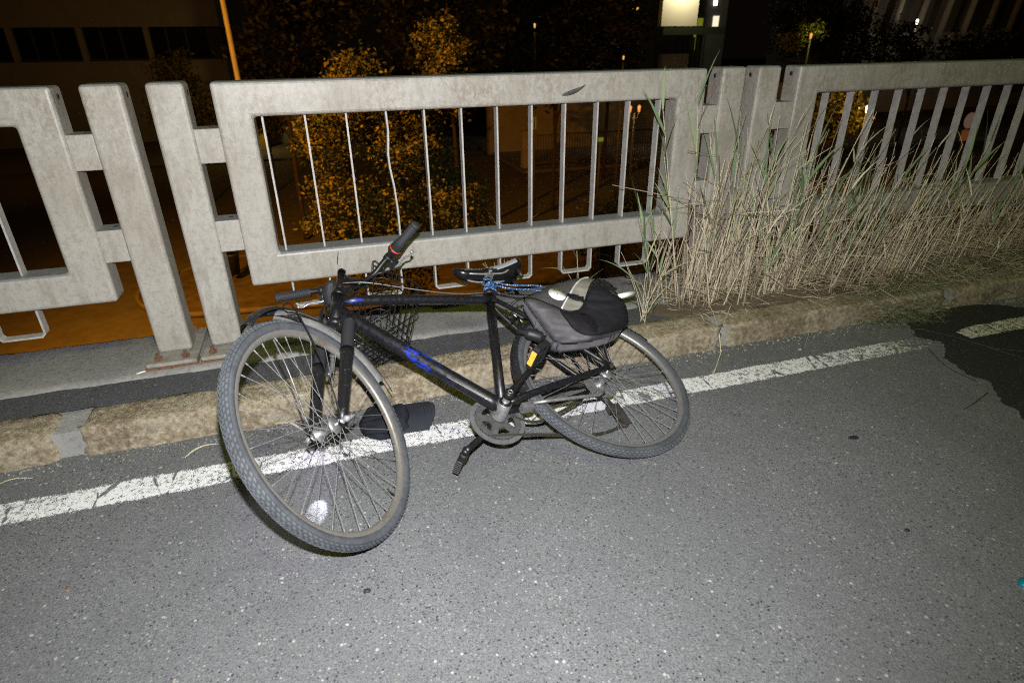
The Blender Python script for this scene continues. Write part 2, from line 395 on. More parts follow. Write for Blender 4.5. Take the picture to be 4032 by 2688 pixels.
# ================================================================== SETTING: the bridge
def grid_sheet(name, x0, x1, y0, y1, z, nx, ny, mat, parent=None, jit=0, ragfront=0, ragback=0, zj=0, seed=0):
    mb = MB(); vs = []
    for j in range(ny+1):
        for i in range(nx+1):
            x = x0+(x1-x0)*i/nx; v = j/ny
            r0 = ragfront*(noise.noise(Vector((x*9, seed, 0)))*1.0+noise.noise(Vector((x*38, seed, 5)))*.5)
            r1 = ragback*(noise.noise(Vector((x*7, seed+9, 0)))*1.0+noise.noise(Vector((x*33, seed+9, 5)))*.5)
            y = (y0+r0)*(1-v)+(y1+r1)*v
            vs.append((x, y, z+zj*noise.noise(Vector((x*3, y*3, seed)))))
    fs = [(j*(nx+1)+i, j*(nx+1)+i+1, (j+1)*(nx+1)+i+1, (j+1)*(nx+1)+i) for j in range(ny) for i in range(nx)]
    mb.add(vs, fs, 0, zj > 0)
    return mb.build(name, mat, parent)

road = structure(grid_sheet('road', -12, 14, -8, 2.16, 0, 2, 2, M['asphalt']))

def painted(name, poly_rows, mat, parent, z):
    """rows of (x, y0, y1, fade) -> strip with edge/fade attributes"""
    mb = MB(); vs = []; ed = []; fd = []
    K = 8
    for x, y0, y1, f in poly_rows:
        for k in range(K+1):
            v = k/K; vs.append((x, y0+(y1-y0)*v, z)); ed.append(min(1, min(v, 1-v)*K*1.0)); fd.append(f)
    n = len(poly_rows)
    fs = [(i*(K+1)+k, (i+1)*(K+1)+k, (i+1)*(K+1)+k+1, i*(K+1)+k+1) for i in range(n-1) for k in range(K)]
    mb.add(vs, fs); mb.attr = {'edge': ed, 'fade': fd}
    return mb.build(name, mat, parent)
rows = []
for i in range(241):
    x = -4.2+i*.0295
    y0 = 1.758+.006*noise.noise(Vector((x*4, 0, 0)))+.004*noise.noise(Vector((x*22, 3, 0)))
    y1 = 1.888+.006*noise.noise(Vector((x*5, 7, 0)))+.004*noise.noise(Vector((x*25, 9, 0)))
    f = max(0, (x-1.85)/.85); f = min(1.25, f*f*.9+f*.3)*1.0
    rows.append((x, y0, y1, f*.62))
painted('edge_line', [r for r in rows if r[0] < 2.85], M['line_paint'], road, .004)

def poly_sheet(name, outline, z, mat, parent=None, jag=.012, sub=10, thick=.004):
    pts = []
    n = len(outline)
    for i in range(n):
        a = Vector((*outline[i], 0)); b = Vector((*outline[(i+1) % n], 0)); d = (b-a); nn = Vector((-d.y, d.x, 0)).normalized()
        for k in range(sub):
            p = a+d*k/sub; p = p+nn*jag*(noise.noise(Vector((p.x*14, p.y*14, 1)))+.6*noise.noise(Vector((p.x*50, p.y*50, 2))))
            pts.append((p.x, p.y))
    mb = MB(); m = len(pts)
    mb.add([(x, y, z) for x, y in pts]+[(x, y, z-thick) for x, y in pts], [tuple(range(m))]+[(i, m+i, m+(i+1) % m, (i+1) % m) for i in range(m)])
    return mb.build(name, mat, parent)
patch = poly_sheet('asphalt_patch', [(2.69,2.0),(2.60,1.88),(2.66,1.80),(2.56,1.70),(2.49,1.576),(2.50,1.47),(2.44,1.38),(2.36,1.22),(2.6,.9),(2.9,.5),(3.6,.2),(5.2,.1),(5.2,1.96),(3.41,1.96),(3.24,2.07),(3.1,2.085),(2.88,2.055)], .005, M['asphalt_black'], road, jag=.024, sub=16)
mbp = []
for i in range(24):
    x = 2.80+i*.022; mbp.append((x, 1.762+.01*noise.noise(Vector((x*9, 1, 0))), 1.885+.012*noise.noise(Vector((x*11, 5, 0))) - max(0, (2.92-x))*.25, .12))
painted('edge_line', mbp, M['line_paint_old'], patch, .009)
mbp = [(3.50+i*.05, 1.76, 1.885, .1) for i in range(30)]
painted('edge_line', mbp, M['line_paint_old'], patch, .009)
# thin tar cracks running out of the patch
for pts in ([(2.66,1.93),(2.75,1.80),(2.80,1.66),(2.83,1.52),(2.86,1.40),(2.83,1.28)], [(2.80,1.66),(2.90,1.60),(2.98,1.47),(2.99,1.36)]):
    mb = MB(); pp = spline([(x, y, .0085) for x, y in pts], 10)
    pp = [Vector((p.x+.008*noise.noise(Vector((p.x*30, p.y*30, 0))), p.y+.008*noise.noise(Vector((p.x*30, p.y*30, 4))), p.z)) for p in pp]
    mb.tube(pp, .0028, 5, flat=.3); mb.build('crack_ridge', M['asphalt_dark'], patch)
mb = MB()
for pts in ([(2.56,1.80),(2.50,1.70),(2.46,1.60),(2.46,1.48)], [(2.42,1.40),(2.30,1.36),(2.22,1.34)]):
    pp = spline([(x, y, .002) for x, y in pts], 8); mb.tube(pp, [.0015+.003*abs(noise.noise(p*30)) for p in pp], 5, flat=.3)
mb.build('tar_seam', M['asphalt_black'], road)

# kerb: rough granite stones bedded in mortar
mb = MB(); mb.box((-6, 2.097, -.1), (7, 2.252, .097)); kerb = structure(mb.build('kerb', M['mortar']))
joints = [-6.0, -3.45, -.955, 1.665, 3.02, 4.35, 5.7]
for a, b in zip(joints[:-1], joints[1:]):
    g0 = 0.034 if abs(a+.955) < .01 else .014; g1 = .034 if abs(b+.955) < .01 else .014; x0, x1 = a+g0, b-g1; nx = int((x1-x0)/.022); ph = random.random()*50; lean = random.uniform(-.006, .008)
    prof = [(2.076, -.02), (2.078, .015), (2.080, .035), (2.082, .055), (2.0835, .074), (2.085, .090), (2.0885, .099), (2.096, .1045), (2.115, .1065), (2.150, .108), (2.175, .109), (2.20, .110), (2.232, .112), (2.245, .09)]
    mb = MB(); vs = []
    for i in range(nx+1):
        xb = x0+(x1-x0)*i/nx; e = min(1, min(xb-x0, x1-xb)/.03)
        for j, (y, z) in enumerate(prof):
            x = xb+(1-e)*.022*noise.noise(Vector((y*25+z*40, (0 if xb < (x0+x1)/2 else 9), ph)))
            p = Vector((x*7+ph, y*7, z*7)); q = Vector((x*34+ph, y*34, z*34)); w = Vector((x*80+ph, y*80, z*80))
            d = .012*noise.noise(p)+.006*noise.noise(q)+.0035*noise.noise(w)
            rim_ = (1-e)**2*.02
            vs.append((x+.006*noise.noise(q), y-(d if 0 < j < 9 else d*.3)+rim_*(1 if j < 9 else 0)+lean, z+(d*.6 if 0 < j < 13 else 0)-rim_*(1 if j > 7 else 0)))
    m = len(prof)
    fs = [(i*m+j, (i+1)*m+j, (i+1)*m+j+1, i*m+j+1) for i in range(nx) for j in range(m-1)]
    fs += [tuple(range(m)), tuple(nx*m+j for j in range(m))[::-1]]
    mb.add(vs, fs, 0, True); mb.build('kerb_stone', M['stone'], kerb)
footway = structure(grid_sheet('footway', -6, 7, 2.222, 2.44, .112, 520, 3, M['asphalt_dark'], ragfront=.016, zj=.003, seed=3))
# concrete ledge with broken edges, and the deck side below it
mb = MB(); vs = []; nx = 560
for i in range(nx+1):
    x = -6+13*i/nx
    f = .012*noise.noise(Vector((x*8, 0, 0)))+.007*noise.noise(Vector((x*40, 2, 0)))
    b = .014*noise.noise(Vector((x*6, 20, 0)))+.010*noise.noise(Vector((x*28, 22, 0)))
    if -.80 < x < -.35: f += .0
    prof = [(2.394+f, .113), (2.400+f, .1215), (2.43+f*.5, .125), (2.5, .127), (2.6, .129), (2.7, .128), (2.78+b*.6, .127), (2.800+b, .122), (2.806+b*.7, .10), (2.80, .02), (2.80, -.7)]
    for y, z in prof: vs.append((x, y, z+(.0035*noise.noise(Vector((x*6, y*6, 0))) if .12 < z else 0)))
m = len(prof)
mb.add(vs, [(i*m+j, (i+1)*m+j, (i+1)*m+j+1, i*m+j+1) for i in range(nx) for j in range(m-1)], 0, True)
structure(mb.build('concrete_ledge', M['concrete']))
mb = MB(); mb.box((-12, -8, -.8), (14, 2.795, -.06)); structure(mb.build('bridge_deck', M['concrete']))

# ================================================================== RAILING
YF, YB = 2.540, 2.655
ZT, ZB, HT, HB = 1.163, .388, 1.041, .518
def panel_frame(mb, x0, x1, h0, h1):
    o = [(x0, ZB), (x1, ZB), (x1, ZT), (x0, ZT)]; h = [(h0, HB), (h1, HB), (h1, HT), (h0, HT)]
    v = [(x, YF, z) for x, z in o]+[(x, YF, z) for x, z in h]+[(x, YB, z) for x, z in o]+[(x, YB, z) for x, z in h]
    f = []
    for i in range(4):
        j = (i+1) % 4
        f += [(i, j, 4+j, 4+i), (8+j, 8+i, 12+i, 12+j), (i, 8+i, 8+j, j), (4+i, 4+j, 12+j, 12+i)]
    mb.add(v, f)
def bolt(mb, x, y, z, r=.017, h=.02):
    mb.lathe((x, y, z), (0, 0, 1), [(0, h*1.5), (r*.5, h*1.45), (r*.62, h*.6), (r, h*.55), (r, 0)], 6, smooth=False)
POSTS = {'A': (-.738, -.608), 'B': (-.536, -.413), 'C': (1.800, 1.925), 'D': (1.993, 2.117)}
def railing(name, label, px, hx, posts, bars, bent=None):
    root = empty(name, ((px[0]+px[1])/2, 2.6, .13), label, 'railing', 'railing sections along the edge of the bridge')
    mb = MB(); panel_frame(mb, px[0], px[1], hx[0], hx[1]); fr = mb.build('panel_frame', M['rail'], root, .013, 3)
    for side, (a, b), hole_side in posts:
        mb = MB(); mb.box((a, YF-.002, .145), (b, YB+.002, ZT+.003)); po = mb.build('post', M['rail'], root, .015, 3)
        mb = MB(); mb.box((a-.028, 2.438, .1315), (b+.028, 2.76, .1475)); mb.build('base_plate', M['plate'], po, .003, 1)
        mb = MB(); mb.box((a-.032, 2.433, .1225), (b+.032, 2.50, .1335)); mb.build('rusty_edge', M['rust'], po, .002, 1)
        for xx in (a+.015, b-.015):
            for yy in (2.475, 2.725):
                mb = MB(); bolt(mb, xx, yy, .1475); mb.build('bolt', M['rust'], po)
        xs = b if hole_side > 0 else a
        mb = MB(); mb.lathe((xs-.004*hole_side, 2.60, 1.128), (hole_side, 0, 0), [(.0, .0055), (.010, .0055), (.010, 0)], 14); mb.build('painted_hole', M['hole'], po)  # dark disc paints the shaded inside of an open bolt hole
        c0, c1 = (b, px[0]) if side == 'L' else (px[1], a)
        for z0, z1 in ((.884, 1.007), (.543, .667)):
            mb = MB(); mb.box((c0-.002, YF+.006, z0), (c1+.002, YB-.006, z1)); co = mb.build('connector', M['rail'], root, .004, 2)
            mb = MB(); mb.lathe(((c0+c1)/2+.012, 2.60, z1-.003), (0, 0, 1), [(.0, .0048), (.008, .0048), (.008, 0)], 12); mb.build('painted_hole', M['hole'], co)
    xs = px[1] if (posts and posts[0][0] == 'R' and len(posts) == 1) else px[0]
    if name == 'railing_section' and label.startswith('right'): pass
    t2, d2 = .0036, .020
    for i, x in enumerate(bars):
        mb = MB()
        pth = [(x, HT+.02), (x, HB-.02)]
        if bent is not None and i == bent: pth = [(x, HT+.02), (x+.003, .96), (x-.006, .87), (x-.004, .82), (x+.006, .74), (x+.012, .64), (x+.012, HB-.02)]
        vs = []
        for xx, z in pth: vs += [(xx-t2, 2.60-d2, z), (xx+t2, 2.60-d2, z), (xx+t2, 2.60+d2, z), (xx-t2, 2.60+d2, z)]
        fs = []
        for k in range(len(pth)-1):
            o = k*4; fs += [(o, o+4, o+5, o+1), (o+1, o+5, o+6, o+2), (o+2, o+6, o+7, o+3), (o+3, o+7, o+4, o)]
        mb.add(vs, fs); mb.build('bar', M['bar_metal'], root)
    for i in range(0, len(bars)-1, 2):
        a, b = bars[i], bars[i+1]; zb = .262; q = .014
        outer = [(a-t2, ZB+.02), (a-t2, zb+q), (a-t2+q, zb), (b+t2-q, zb), (b+t2, zb+q), (b+t2, ZB+.02)]
        inner = [(a+t2, ZB+.02), (a+t2, zb+q+.004), (a+t2+q*.6, zb+t2*2), (b-t2-q*.6, zb+t2*2), (b-t2, zb+q+.004), (b-t2, ZB+.02)]
        n = len(outer); vs = [(x, 2.60-d2, z) for x, z in outer]+[(x, 2.60-d2, z) for x, z in inner]+[(x, 2.60+d2, z) for x, z in outer]+[(x, 2.60+d2, z) for x, z in inner]
        fs = []
        for k in range(n-1): fs += [(k, n+k, n+k+1, k+1), (2*n+k, 2*n+k+1, 3*n+k+1, 3*n+k), (k, k+1, 2*n+k+1, 2*n+k), (n+k, 3*n+k, 3*n+k+1, n+k+1)]
        mb = MB(); mb.add(vs, fs); fix_normals(mb.build('loop', M['bar_metal'], root))
    return root
bars_main = [-.175+.1538*i for i in range(12)]
railing('railing_section', 'pale grey metal railing section behind the bicycle, with one bent bar', (-.329, 1.722), (-.203, 1.582), [('L', POSTS['B'], 1), ('R', POSTS['C'], -1)], bars_main, 3)
railing('railing_section', 'grey metal railing section at the left edge of the photo, ending in a post', (-2.87, -.820), (-2.74, -.953), [('R', POSTS['A'], 1)], [-1.113-.1538*i for i in range(11, -1, -1)])
railing('railing_section', 'grey metal railing section on the right, its lower half hidden behind dry reeds', (2.222, 4.27), (2.350, 4.14), [('L', POSTS['D'], -1)], [2.45+.1538*i for i in range(11)]+[4.14-.02])
_rs = [o for o in bpy.data.objects if o.name.startswith('railing_section')]
for root, x, s in ((_rs[0], -.82, 1),):
    pass
for o in _rs:
    lab = o['label']
    if 'left edge' in lab: mb = MB(); mb.lathe((-.824, 2.60, 1.128), (1, 0, 0), [(0, .0055), (.010, .0055), (.010, 0)], 14); mb.build('painted_hole', M['hole'], o)  # dark disc in place of the shaded hole in the panel end
    if 'on the right' in lab: mb = MB(); mb.lathe((2.226, 2.60, 1.128), (-1, 0, 0), [(0, .0055), (.010, .0055), (.010, 0)], 14); mb.build('painted_hole', M['hole'], o)
# scuffs on the middle section
main = [o for o in _rs if 'behind the bicycle' in o['label']][0]
mb = MB()
pp = [Vector((1.02, YF-.0006, 1.075)), Vector((1.06, YF-.0006, 1.083)), Vector((1.10, YF-.0006, 1.097)), Vector((1.13, YF-.0006, 1.113))]
mb.tube(spline(pp, 4), [.002,.006,.008,.010,.010,.011,.010,.010,.008,.006,.004,.003,.001], 6, flat=.06, up=(0, 1, 0)); mb.build('scuff_mark', M['ring'], main)
mb = MB(); mb.tube([(.03, YF-.0006, .500), (.022, YF-.0006, .47), (.018, YF-.0006, .445)], [.001, .003, .001], 6, flat=.08, up=(0, 1, 0)); mb.build('scuff_mark', M['ring'], main)

# ================================================================== BICYCLE (fallen on its right side, front wheel twisted right round)
H = Vector((0, 0, 1.275))
bc = Vector((.89631, 1.75379, -1.11939)) + H                    # rear hub
BF = Vector((-.96808, -.18795, .16582)); BL = Vector((.22254, -.34014, .91366)); BU = Vector((-.11532, .9214, .37111))
SA = Vector((.17268, .9361, .30643)); SL = Vector((-.77194, .32185, -.54819)); SF = Vector((.61179, .14188, -.77819))
ht = Vector((.00376, 2.06401, -.78651)) + H
hub = Vector((-.08265, 1.52325, -.98232)) + H + Vector((0, 0, .002))
P = lambda f, l, u: bc + BF*f + BL*l + BU*u
S = lambda s, l, a: ht + SF*s + SL*l + SA*a
bike = empty('bicycle', (.45, 1.75, 0), 'black and blue bicycle with a wire basket lying on its side against the kerb', 'bicycle')
BBf, BBu = .458, -.070
def bev_tube(mb, a, b, r, n=20): mb.tube([a, b], r, n)

# frame
mb = MB()
mb.tube([P(BBf, 0, BBu), P(.272, 0, .492)], .0168, 20)                                  # seat tube
mb.tube(spline([P(.285, 0, .450), P(.45, 0, .466), P(.65, 0, .478), P(.856, 0, .480)], 4), [.0165]*4+[.0172]*4+[.0185]*4+[.0195], 20)   # top tube
mb.tube([ht+SA*.004, ht-SA*.155], .0225, 24)                                              # head tube
mb.lathe(ht, SA, [(.0, .022), (.0175, .022), (.024, .014), (.0265, .004), (.0265, -.008), (.0215, -.012)], 24)
mb.lathe(ht-SA*.155, SA, [(.0225, .012), (.0265, .008), (.0275, -.004), (.021, -.012), (0, -.012)], 24)
mb.lathe(P(BBf, 0, BBu), BL, [(.0, .036), (.019, .036), (.0215, .034), (.0215, -.034), (.0, -.034)], 24)
for s in (-1, 1):
    mb.tube(spline([P(.44, .020*s, BBu+.004), P(.34, .040*s, BBu+.018), P(.16, .060*s, -.028), P(.0, .064*s, .002)], 5), [.0120]*5+[.0115]*5+[.0100]*5+[.0085], 12)
    mb.tube(spline([P(.283, .010*s, .455), P(.24, .030*s, .375), P(.13, .056*s, .20), P(.004, .064*s, .012)], 5), [.0092]*15+[.0080], 12)
    mb.obox(P(.0, .064*s, .0), BF*.018, BL*.0025, BU*.014)
mb.tube([P(.225, -.03, .345), P(.225, .03, .345)], .006, 10); mb.tube([P(.37, -.035, -.05), P(.37, .035, -.05)], .006, 10)
frame = mb.build('frame', M['frame'], bike)
mb = MB(); mb.tube(spline([P(.872, 0, .418), P(.74, 0, .262), P(.60, 0, .098), P(.462, 0, -.060)], 5), .0240, 26); mb.build('down_tube', M['frame_blue'], frame)
mb = MB(); mb.tube([P(.276, 0, .482), P(.268, 0, .506)], .019, 18); mb.obox(P(.252, 0, .492), BF*.008, BL*.010, BU*.010); mb.build('seat_clamp', M['plastic'], frame)
mb = MB(); mb.tube([P(.272, 0, .49), P(.240, 0, .588)], .0130, 18); seatpost = mb.build('seatpost', M['black'], bike)

# wheels
def wheel(ctr, ax, e1, mats, tread_mat, rim_mat, drive=0):
    ax = ax.normalized(); e1 = (e1-ax*e1.dot(ax)).normalized(); e2 = ax.cross(e1)
    W = lambda r, an, h: ctr + (e1*math.cos(an)+e2*math.sin(an))*r + ax*h
    mb = MB(); mb.lathe(ctr, ax, [(0, .052), (.005, .052), (.005, .036), (.012, .034), (.026, .031), (.026, .028), (.0155, .024), (.0135, 0), (.0155, -.024), (.026, -.028), (.026, -.031), (.012, -.034), (.005, -.036), (.005, -.062), (0, -.062)], 28, e1=e1)
    wh = mb.build('wheel', M['steel'], bike)
    RC, RT = .3300, .0190
    prof = []
    for k in range(20):
        a = R_(-150)+R_(300)*k/19; prof.append((RC+RT*math.cos(a)*1.0, RT*.98*math.sin(a)))
    mb = MB(); mb.lathe(ctr, ax, prof, 120, e1=e1)
    mb.mi = [1 if 5 <= (i % 19) <= 13 else 0 for i in range(len(mb.f))]; mb.build('tyre', [mats, M['groove']], wh)
    # raised tread blocks: centre rows and shoulder rows
    mb = MB(); NB = 122
    rows = [(-54, 17, .0, .66), (-32, 15, .5, .66), (-10.5, 14, .0, .66), (10.5, 14, .5, .66), (32, 15, .0, .66), (54, 17, .5, .66)]
    for k in range(NB):
        for pa, pw, of, ln in rows:
            a0 = (k+of-ln/2)*2*math.pi/NB; a1 = (k+of+ln/2)*2*math.pi/NB; sk = .25*2*math.pi/NB*(1 if pa > 0 else -1)
            vs = []
            for hh, inset in ((0, 0), (.0018, .14)):
                for aa, pp, sgn in ((a0, pa-pw/2, 0), (a1, pa-pw/2, 0), (a1, pa+pw/2, 1), (a0, pa+pw/2, 1)):
                    aa = aa+(sk if sgn else -sk)*(.5); mid = (a0+a1)/2; aa = mid+(aa-mid)*(1-inset); pq = R_(pa+(pp-pa)*(1-inset))
                    rr = RC+(RT+hh-.0003)*math.cos(pq); vs.append(W(rr, aa, (RT*.98+hh-.0003)*math.sin(pq)))
            mb.add(vs, [(4,5,6,7), (0,1,5,4), (1,2,6,5), (2,3,7,6), (3,0,4,7)])
    o = mb.build('tread', tread_mat, wh); o['kind'] = 'stuff'
    mb = MB(); mb.lathe(ctr, ax, [(.3165, -.0125), (.3200, -.0130), (.3205, -.0115), (.3180, -.010), (.312, -.008), (.311, 0), (.312, .008), (.3180, .010), (.3205, .0115), (.3200, .0130), (.3165, .0125), (.3070, .0122), (.3020, .0085), (.2995, .004), (.2995, -.004), (.3020, -.0085), (.3070, -.0122)], 110, e1=e1, closed=True); mb.build('rim', rim_mat, wh)
    mb = MB(); mb.tube([W(.300, .3, 0), W(.268, .3, 0)], .0028, 8); mb.build('valve', M['plastic'], wh)
    sp = None; N = 36
    for k in range(N):
        side = 1 if k % 2 else -1; j = k//2; twist = 1 if j % 2 else -1
        ar = 2*math.pi*k/N; ah = ar+twist*R_(62)
        A_ = W(.0245, ah, .0295*side); B_ = W(.3005, ar, .003*side)
        if sp is None:
            mb = MB(); mb.tube([(0, 0, 0), (0, 0, 1)], .00095, 5, cap=False); mb.tube([(0, 0, .955), (0, 0, 1)], .0022, 5, cap=False); m0 = mb.build('spoke', M['spoke']); sp = m0.data; o = m0
        else: o = bpy.data.objects.new('spoke', sp); COL.objects.link(o)
        d = B_-A_; q = d.to_track_quat('Z', 'Y').to_matrix().to_4x4()
        o.parent = wh; o.matrix_basis = Matrix.Translation(A_-ORG[bike.name]) @ q @ Matrix.Diagonal((1, 1, d.length, 1))
    return wh, W
front, FW = wheel(hub, SL, SF, M['tyre'], M['tread'], M['rim_rusty'])
rear, RW = wheel(bc, BL, BF, M['tyre2'], M['tread2'], M['rim'])
# axle hardware
for s in (-1, 1):
    mb = MB()
    mb.lathe(hub+SL*.050*s, SL*s, [(0, .0), (.011, .0), (.0125, .004), (.009, .010), (.006, .012), (.006, .016), (.009, .018), (.0095, .026), (.005, .034), (0, .035)], 16); mb.build('axle_nut', M['chrome'], bike)
mb = MB(); mb.tube([hub-SL*.072, hub-SL*.076+SF*.02+SA*.02, hub-SL*.066+SF*.035+SA*.045], [.004, .005, .004], 8)
mb.build('quick_release', M['chrome'], bike)
mb = MB(); mb.lathe(bc+BL*.067, BL, [(0, 0), (.0105, 0), (.0105, .007), (.005, .008), (.005, .016), (0, .017)], 6, smooth=False); mb.build('axle_nut', M['rusty_steel'], bike)
# fork
mb = MB()
mb.tube([ht-SA*.150, ht-SA*.185], .0185, 20)
mb.tube(spline([S(.0, -.070, -.178), S(0, -.03, -.182), S(0, .03, -.182), S(0, .070, -.178)], 4), .017, 16)
for s in (-1, 1):
    top = S(.004, .062*s, -.165); bot = hub+SL*.056*s
    d = (bot-top)
    mb.tube([top, top+d*.06], .0175, 18)
    mb.tube([top+d*.34, top+d*.40, top+d*.62, top+d*.90, bot], [.0215, .0200, .0185, .0155, .012], 18)
    mb.obox(bot, SF*.010, SL*.003, SA*.014)
fork = mb.build('fork', M['fork_paint'], bike)
for s in (-1, 1):
    top = S(.004, .062*s, -.165); d = hub+SL*.056*s-top
    prof = []
    for k in range(15):
        h = d.length*(.05+.29*k/14); prof += [(.0170, h-.0028), (.0215 if k < 14 else .0235, h)]
    mb = MB(); mb.lathe(top, d, prof, 20); mb.build('boot', M['rubber'], fork)
# brake arms on the fork
for s in (-1, 1):
    mb = MB(); b0 = S(.032, .040*s, -.335); b1 = S(.040, .040*s, -.235)
    mb.tube([S(.010, .058*s, -.33), b0], .007, 8); mb.tube(spline([b0, S(.046, .042*s, -.30), b1], 4), [.008]*5+[.007]*3+[.006], 8, flat=.6)
    mb.obox(S(.026, .022*s, -.245), SF*.006, SL*.007, SA*.024)
    mb.build('brake_arm', M['steel'], bike)
mb = MB(); mb.tube(spline([S(.040, .042, -.235), S(.046, .01, -.222), S(.04, -.042, -.235)], 6), .0018, 6); mb.build('brake_cable', M['steel'], bike)

# front mudguard, torn open at its tip
def guard(ctr, ax, e1, e2, a0, a1, r, w, mat, lift=None, n=36, off=0.0):
    mb = MB(); vs = []; K = 8
    for i in range(n+1):
        t = i/n; an = R_(a0+(a1-a0)*t); rr = r+(lift(t) if lift else 0); d = e1*math.cos(an)+e2*math.sin(an)
        for sh in (0, -.0014):
            for k in range(K+1):
                q = k/K*2-1; tw = .0 if not lift else lift(t)*.5
                vs.append(ctr+d*(rr+sh-.018*q*q)+ax*(w*q*(1-abs(tw))+off+tw*.2))
    m = 2*(K+1); fs = []
    for i in range(n):
        for k in range(K):
            fs.append((i*m+k, i*m+k+1, (i+1)*m+k+1, (i+1)*m+k)); fs.append((i*m+K+1+k, (i+1)*m+K+1+k, (i+1)*m+K+2+k, i*m+K+2+k))
        fs.append((i*m, (i+1)*m, (i+1)*m+K+1, i*m+K+1)); fs.append((i*m+K, i*m+2*K+1, (i+1)*m+2*K+1, (i+1)*m+K))
    mb.add(vs, fs, 0, True); return mb
g = guard(hub, SL, SF, SA, 58, 128, .380, .029, None, n=40, lift=lambda t: .004*math.sin(t*9)+.006*t).build('mudguard', M['guard'], bike)
# the torn black skin curling away past the stay
def torn(t): return .006+.012*math.sin(t*3.0)-.022*t*t
guard(hub, SL, SF, SA, 112, 155, .384, .022, None, n=26, lift=torn, off=-.004).build('torn_tip', M['guard_black'], g)
mb = MB()
for q in (-1, 1):
    pts = [hub+(SF*math.cos(R_(a))+SA*math.sin(R_(a)))*.363+SL*.0295*q for a in range(50, 130, 3)]; mb.tube(pts, .0018, 5)
mb.build('edge_bead', M['guard_black'], g)
gp = hub+(SF*math.cos(R_(124))+SA*math.sin(R_(124)))*.392
mb = MB(); mb.tube(spline([gp+SL*.02, gp-SL*.032, (gp+hub)/2-SL*.062+SA*.004, hub-SL*.060], 8), .0024, 6); mb.build('stay', M['black'], bike)
mb = MB(); mb.tube(spline([hub+(SF*math.cos(R_(138))+SA*math.sin(R_(138)))*.318+SL*.01, (gp+hub)/2+SL*.052-SF*.01, hub+SL*.058], 8), .0026, 6); mb.build('stay', M['steel'], bike)
# rear mudguard
g2 = guard(bc, BL, BF, BU, -4, 74, .362, .026, None, n=36).build('mudguard', M['guard_black'], bike)
guard(bc, BL, BF, BU, 126, 154, .358, .024, None, n=16).build('mudguard', M['guard_black'], bike)
mb = MB(); mb.tube([P(.215, .02, .302), P(.245, .034, .33)], .002, 6); mb.build('cable_tie', M['strap_white'], bike)

# stem, handlebar
_tw = -.118
BLt = SL*math.cos(_tw)+SF*math.sin(_tw); BFt = SF*math.cos(_tw)-SL*math.sin(_tw)
K0 = ht+SA*.162+BFt*.098
mb = MB(); mb.tube([ht+SA*.01, ht+SA*.125], .0135, 20); mb.lathe(ht+SA*.125, SA, [(.0150, -.002), (.0150, .010), (.011, .014), (0, .015)], 20)
mb.tube(spline([ht+SA*.100, ht+SA*.112+BFt*.03, K0-SA*.012-BFt*.03, K0], 4), [.016]*5+[.0145]*4+[.0135]*4, 18)
mb.tube([K0-BLt*.022, K0+BLt*.022], .0185, 20)
mb.build('stem', M['black'], bike)
def hbp(s, r, b): return K0+BLt*s+SA*r-BFt*b
half = [(0, 0, 0), (.035, .001, 0), (.075, .014, .003), (.115, .036, .012), (.155, .050, .022), (.21, .046, .045), (.30, .036, .085)]
mb = MB(); mb.tube(spline([hbp(-s, r, b) for s, r, b in half[::-1]]+[hbp(s, r, b) for s, r, b in half[1:]], 6), .0112, 16)
bar = mb.build('handlebar', M['black'], bike)
def grip_at(sgn):
    a = hbp(.200*sgn, .047, .040); b = hbp(.318*sgn, .034, .093); d = (b-a); prof = [(.0, 0), (.0185, .0)]
    N = 17
    for k in range(N):
        h = .004+(d.length-.006)*k/N; w = (d.length-.006)/N
        prof += [(.0158, h), (.0158, h+w*.25), (.0180, h+w*.4), (.0180, h+w*.85)]
    prof += [(.0178, d.length), (.0150, d.length+.004), (0, d.length+.004)]
    mb = MB(); mb.lathe(a, d, prof, 20); return mb.build('grip', M['rubber'], bike), a, b, d.normalized()
gl, la, lb, ld = grip_at(1); gr, ra, rb, rd = grip_at(-1)
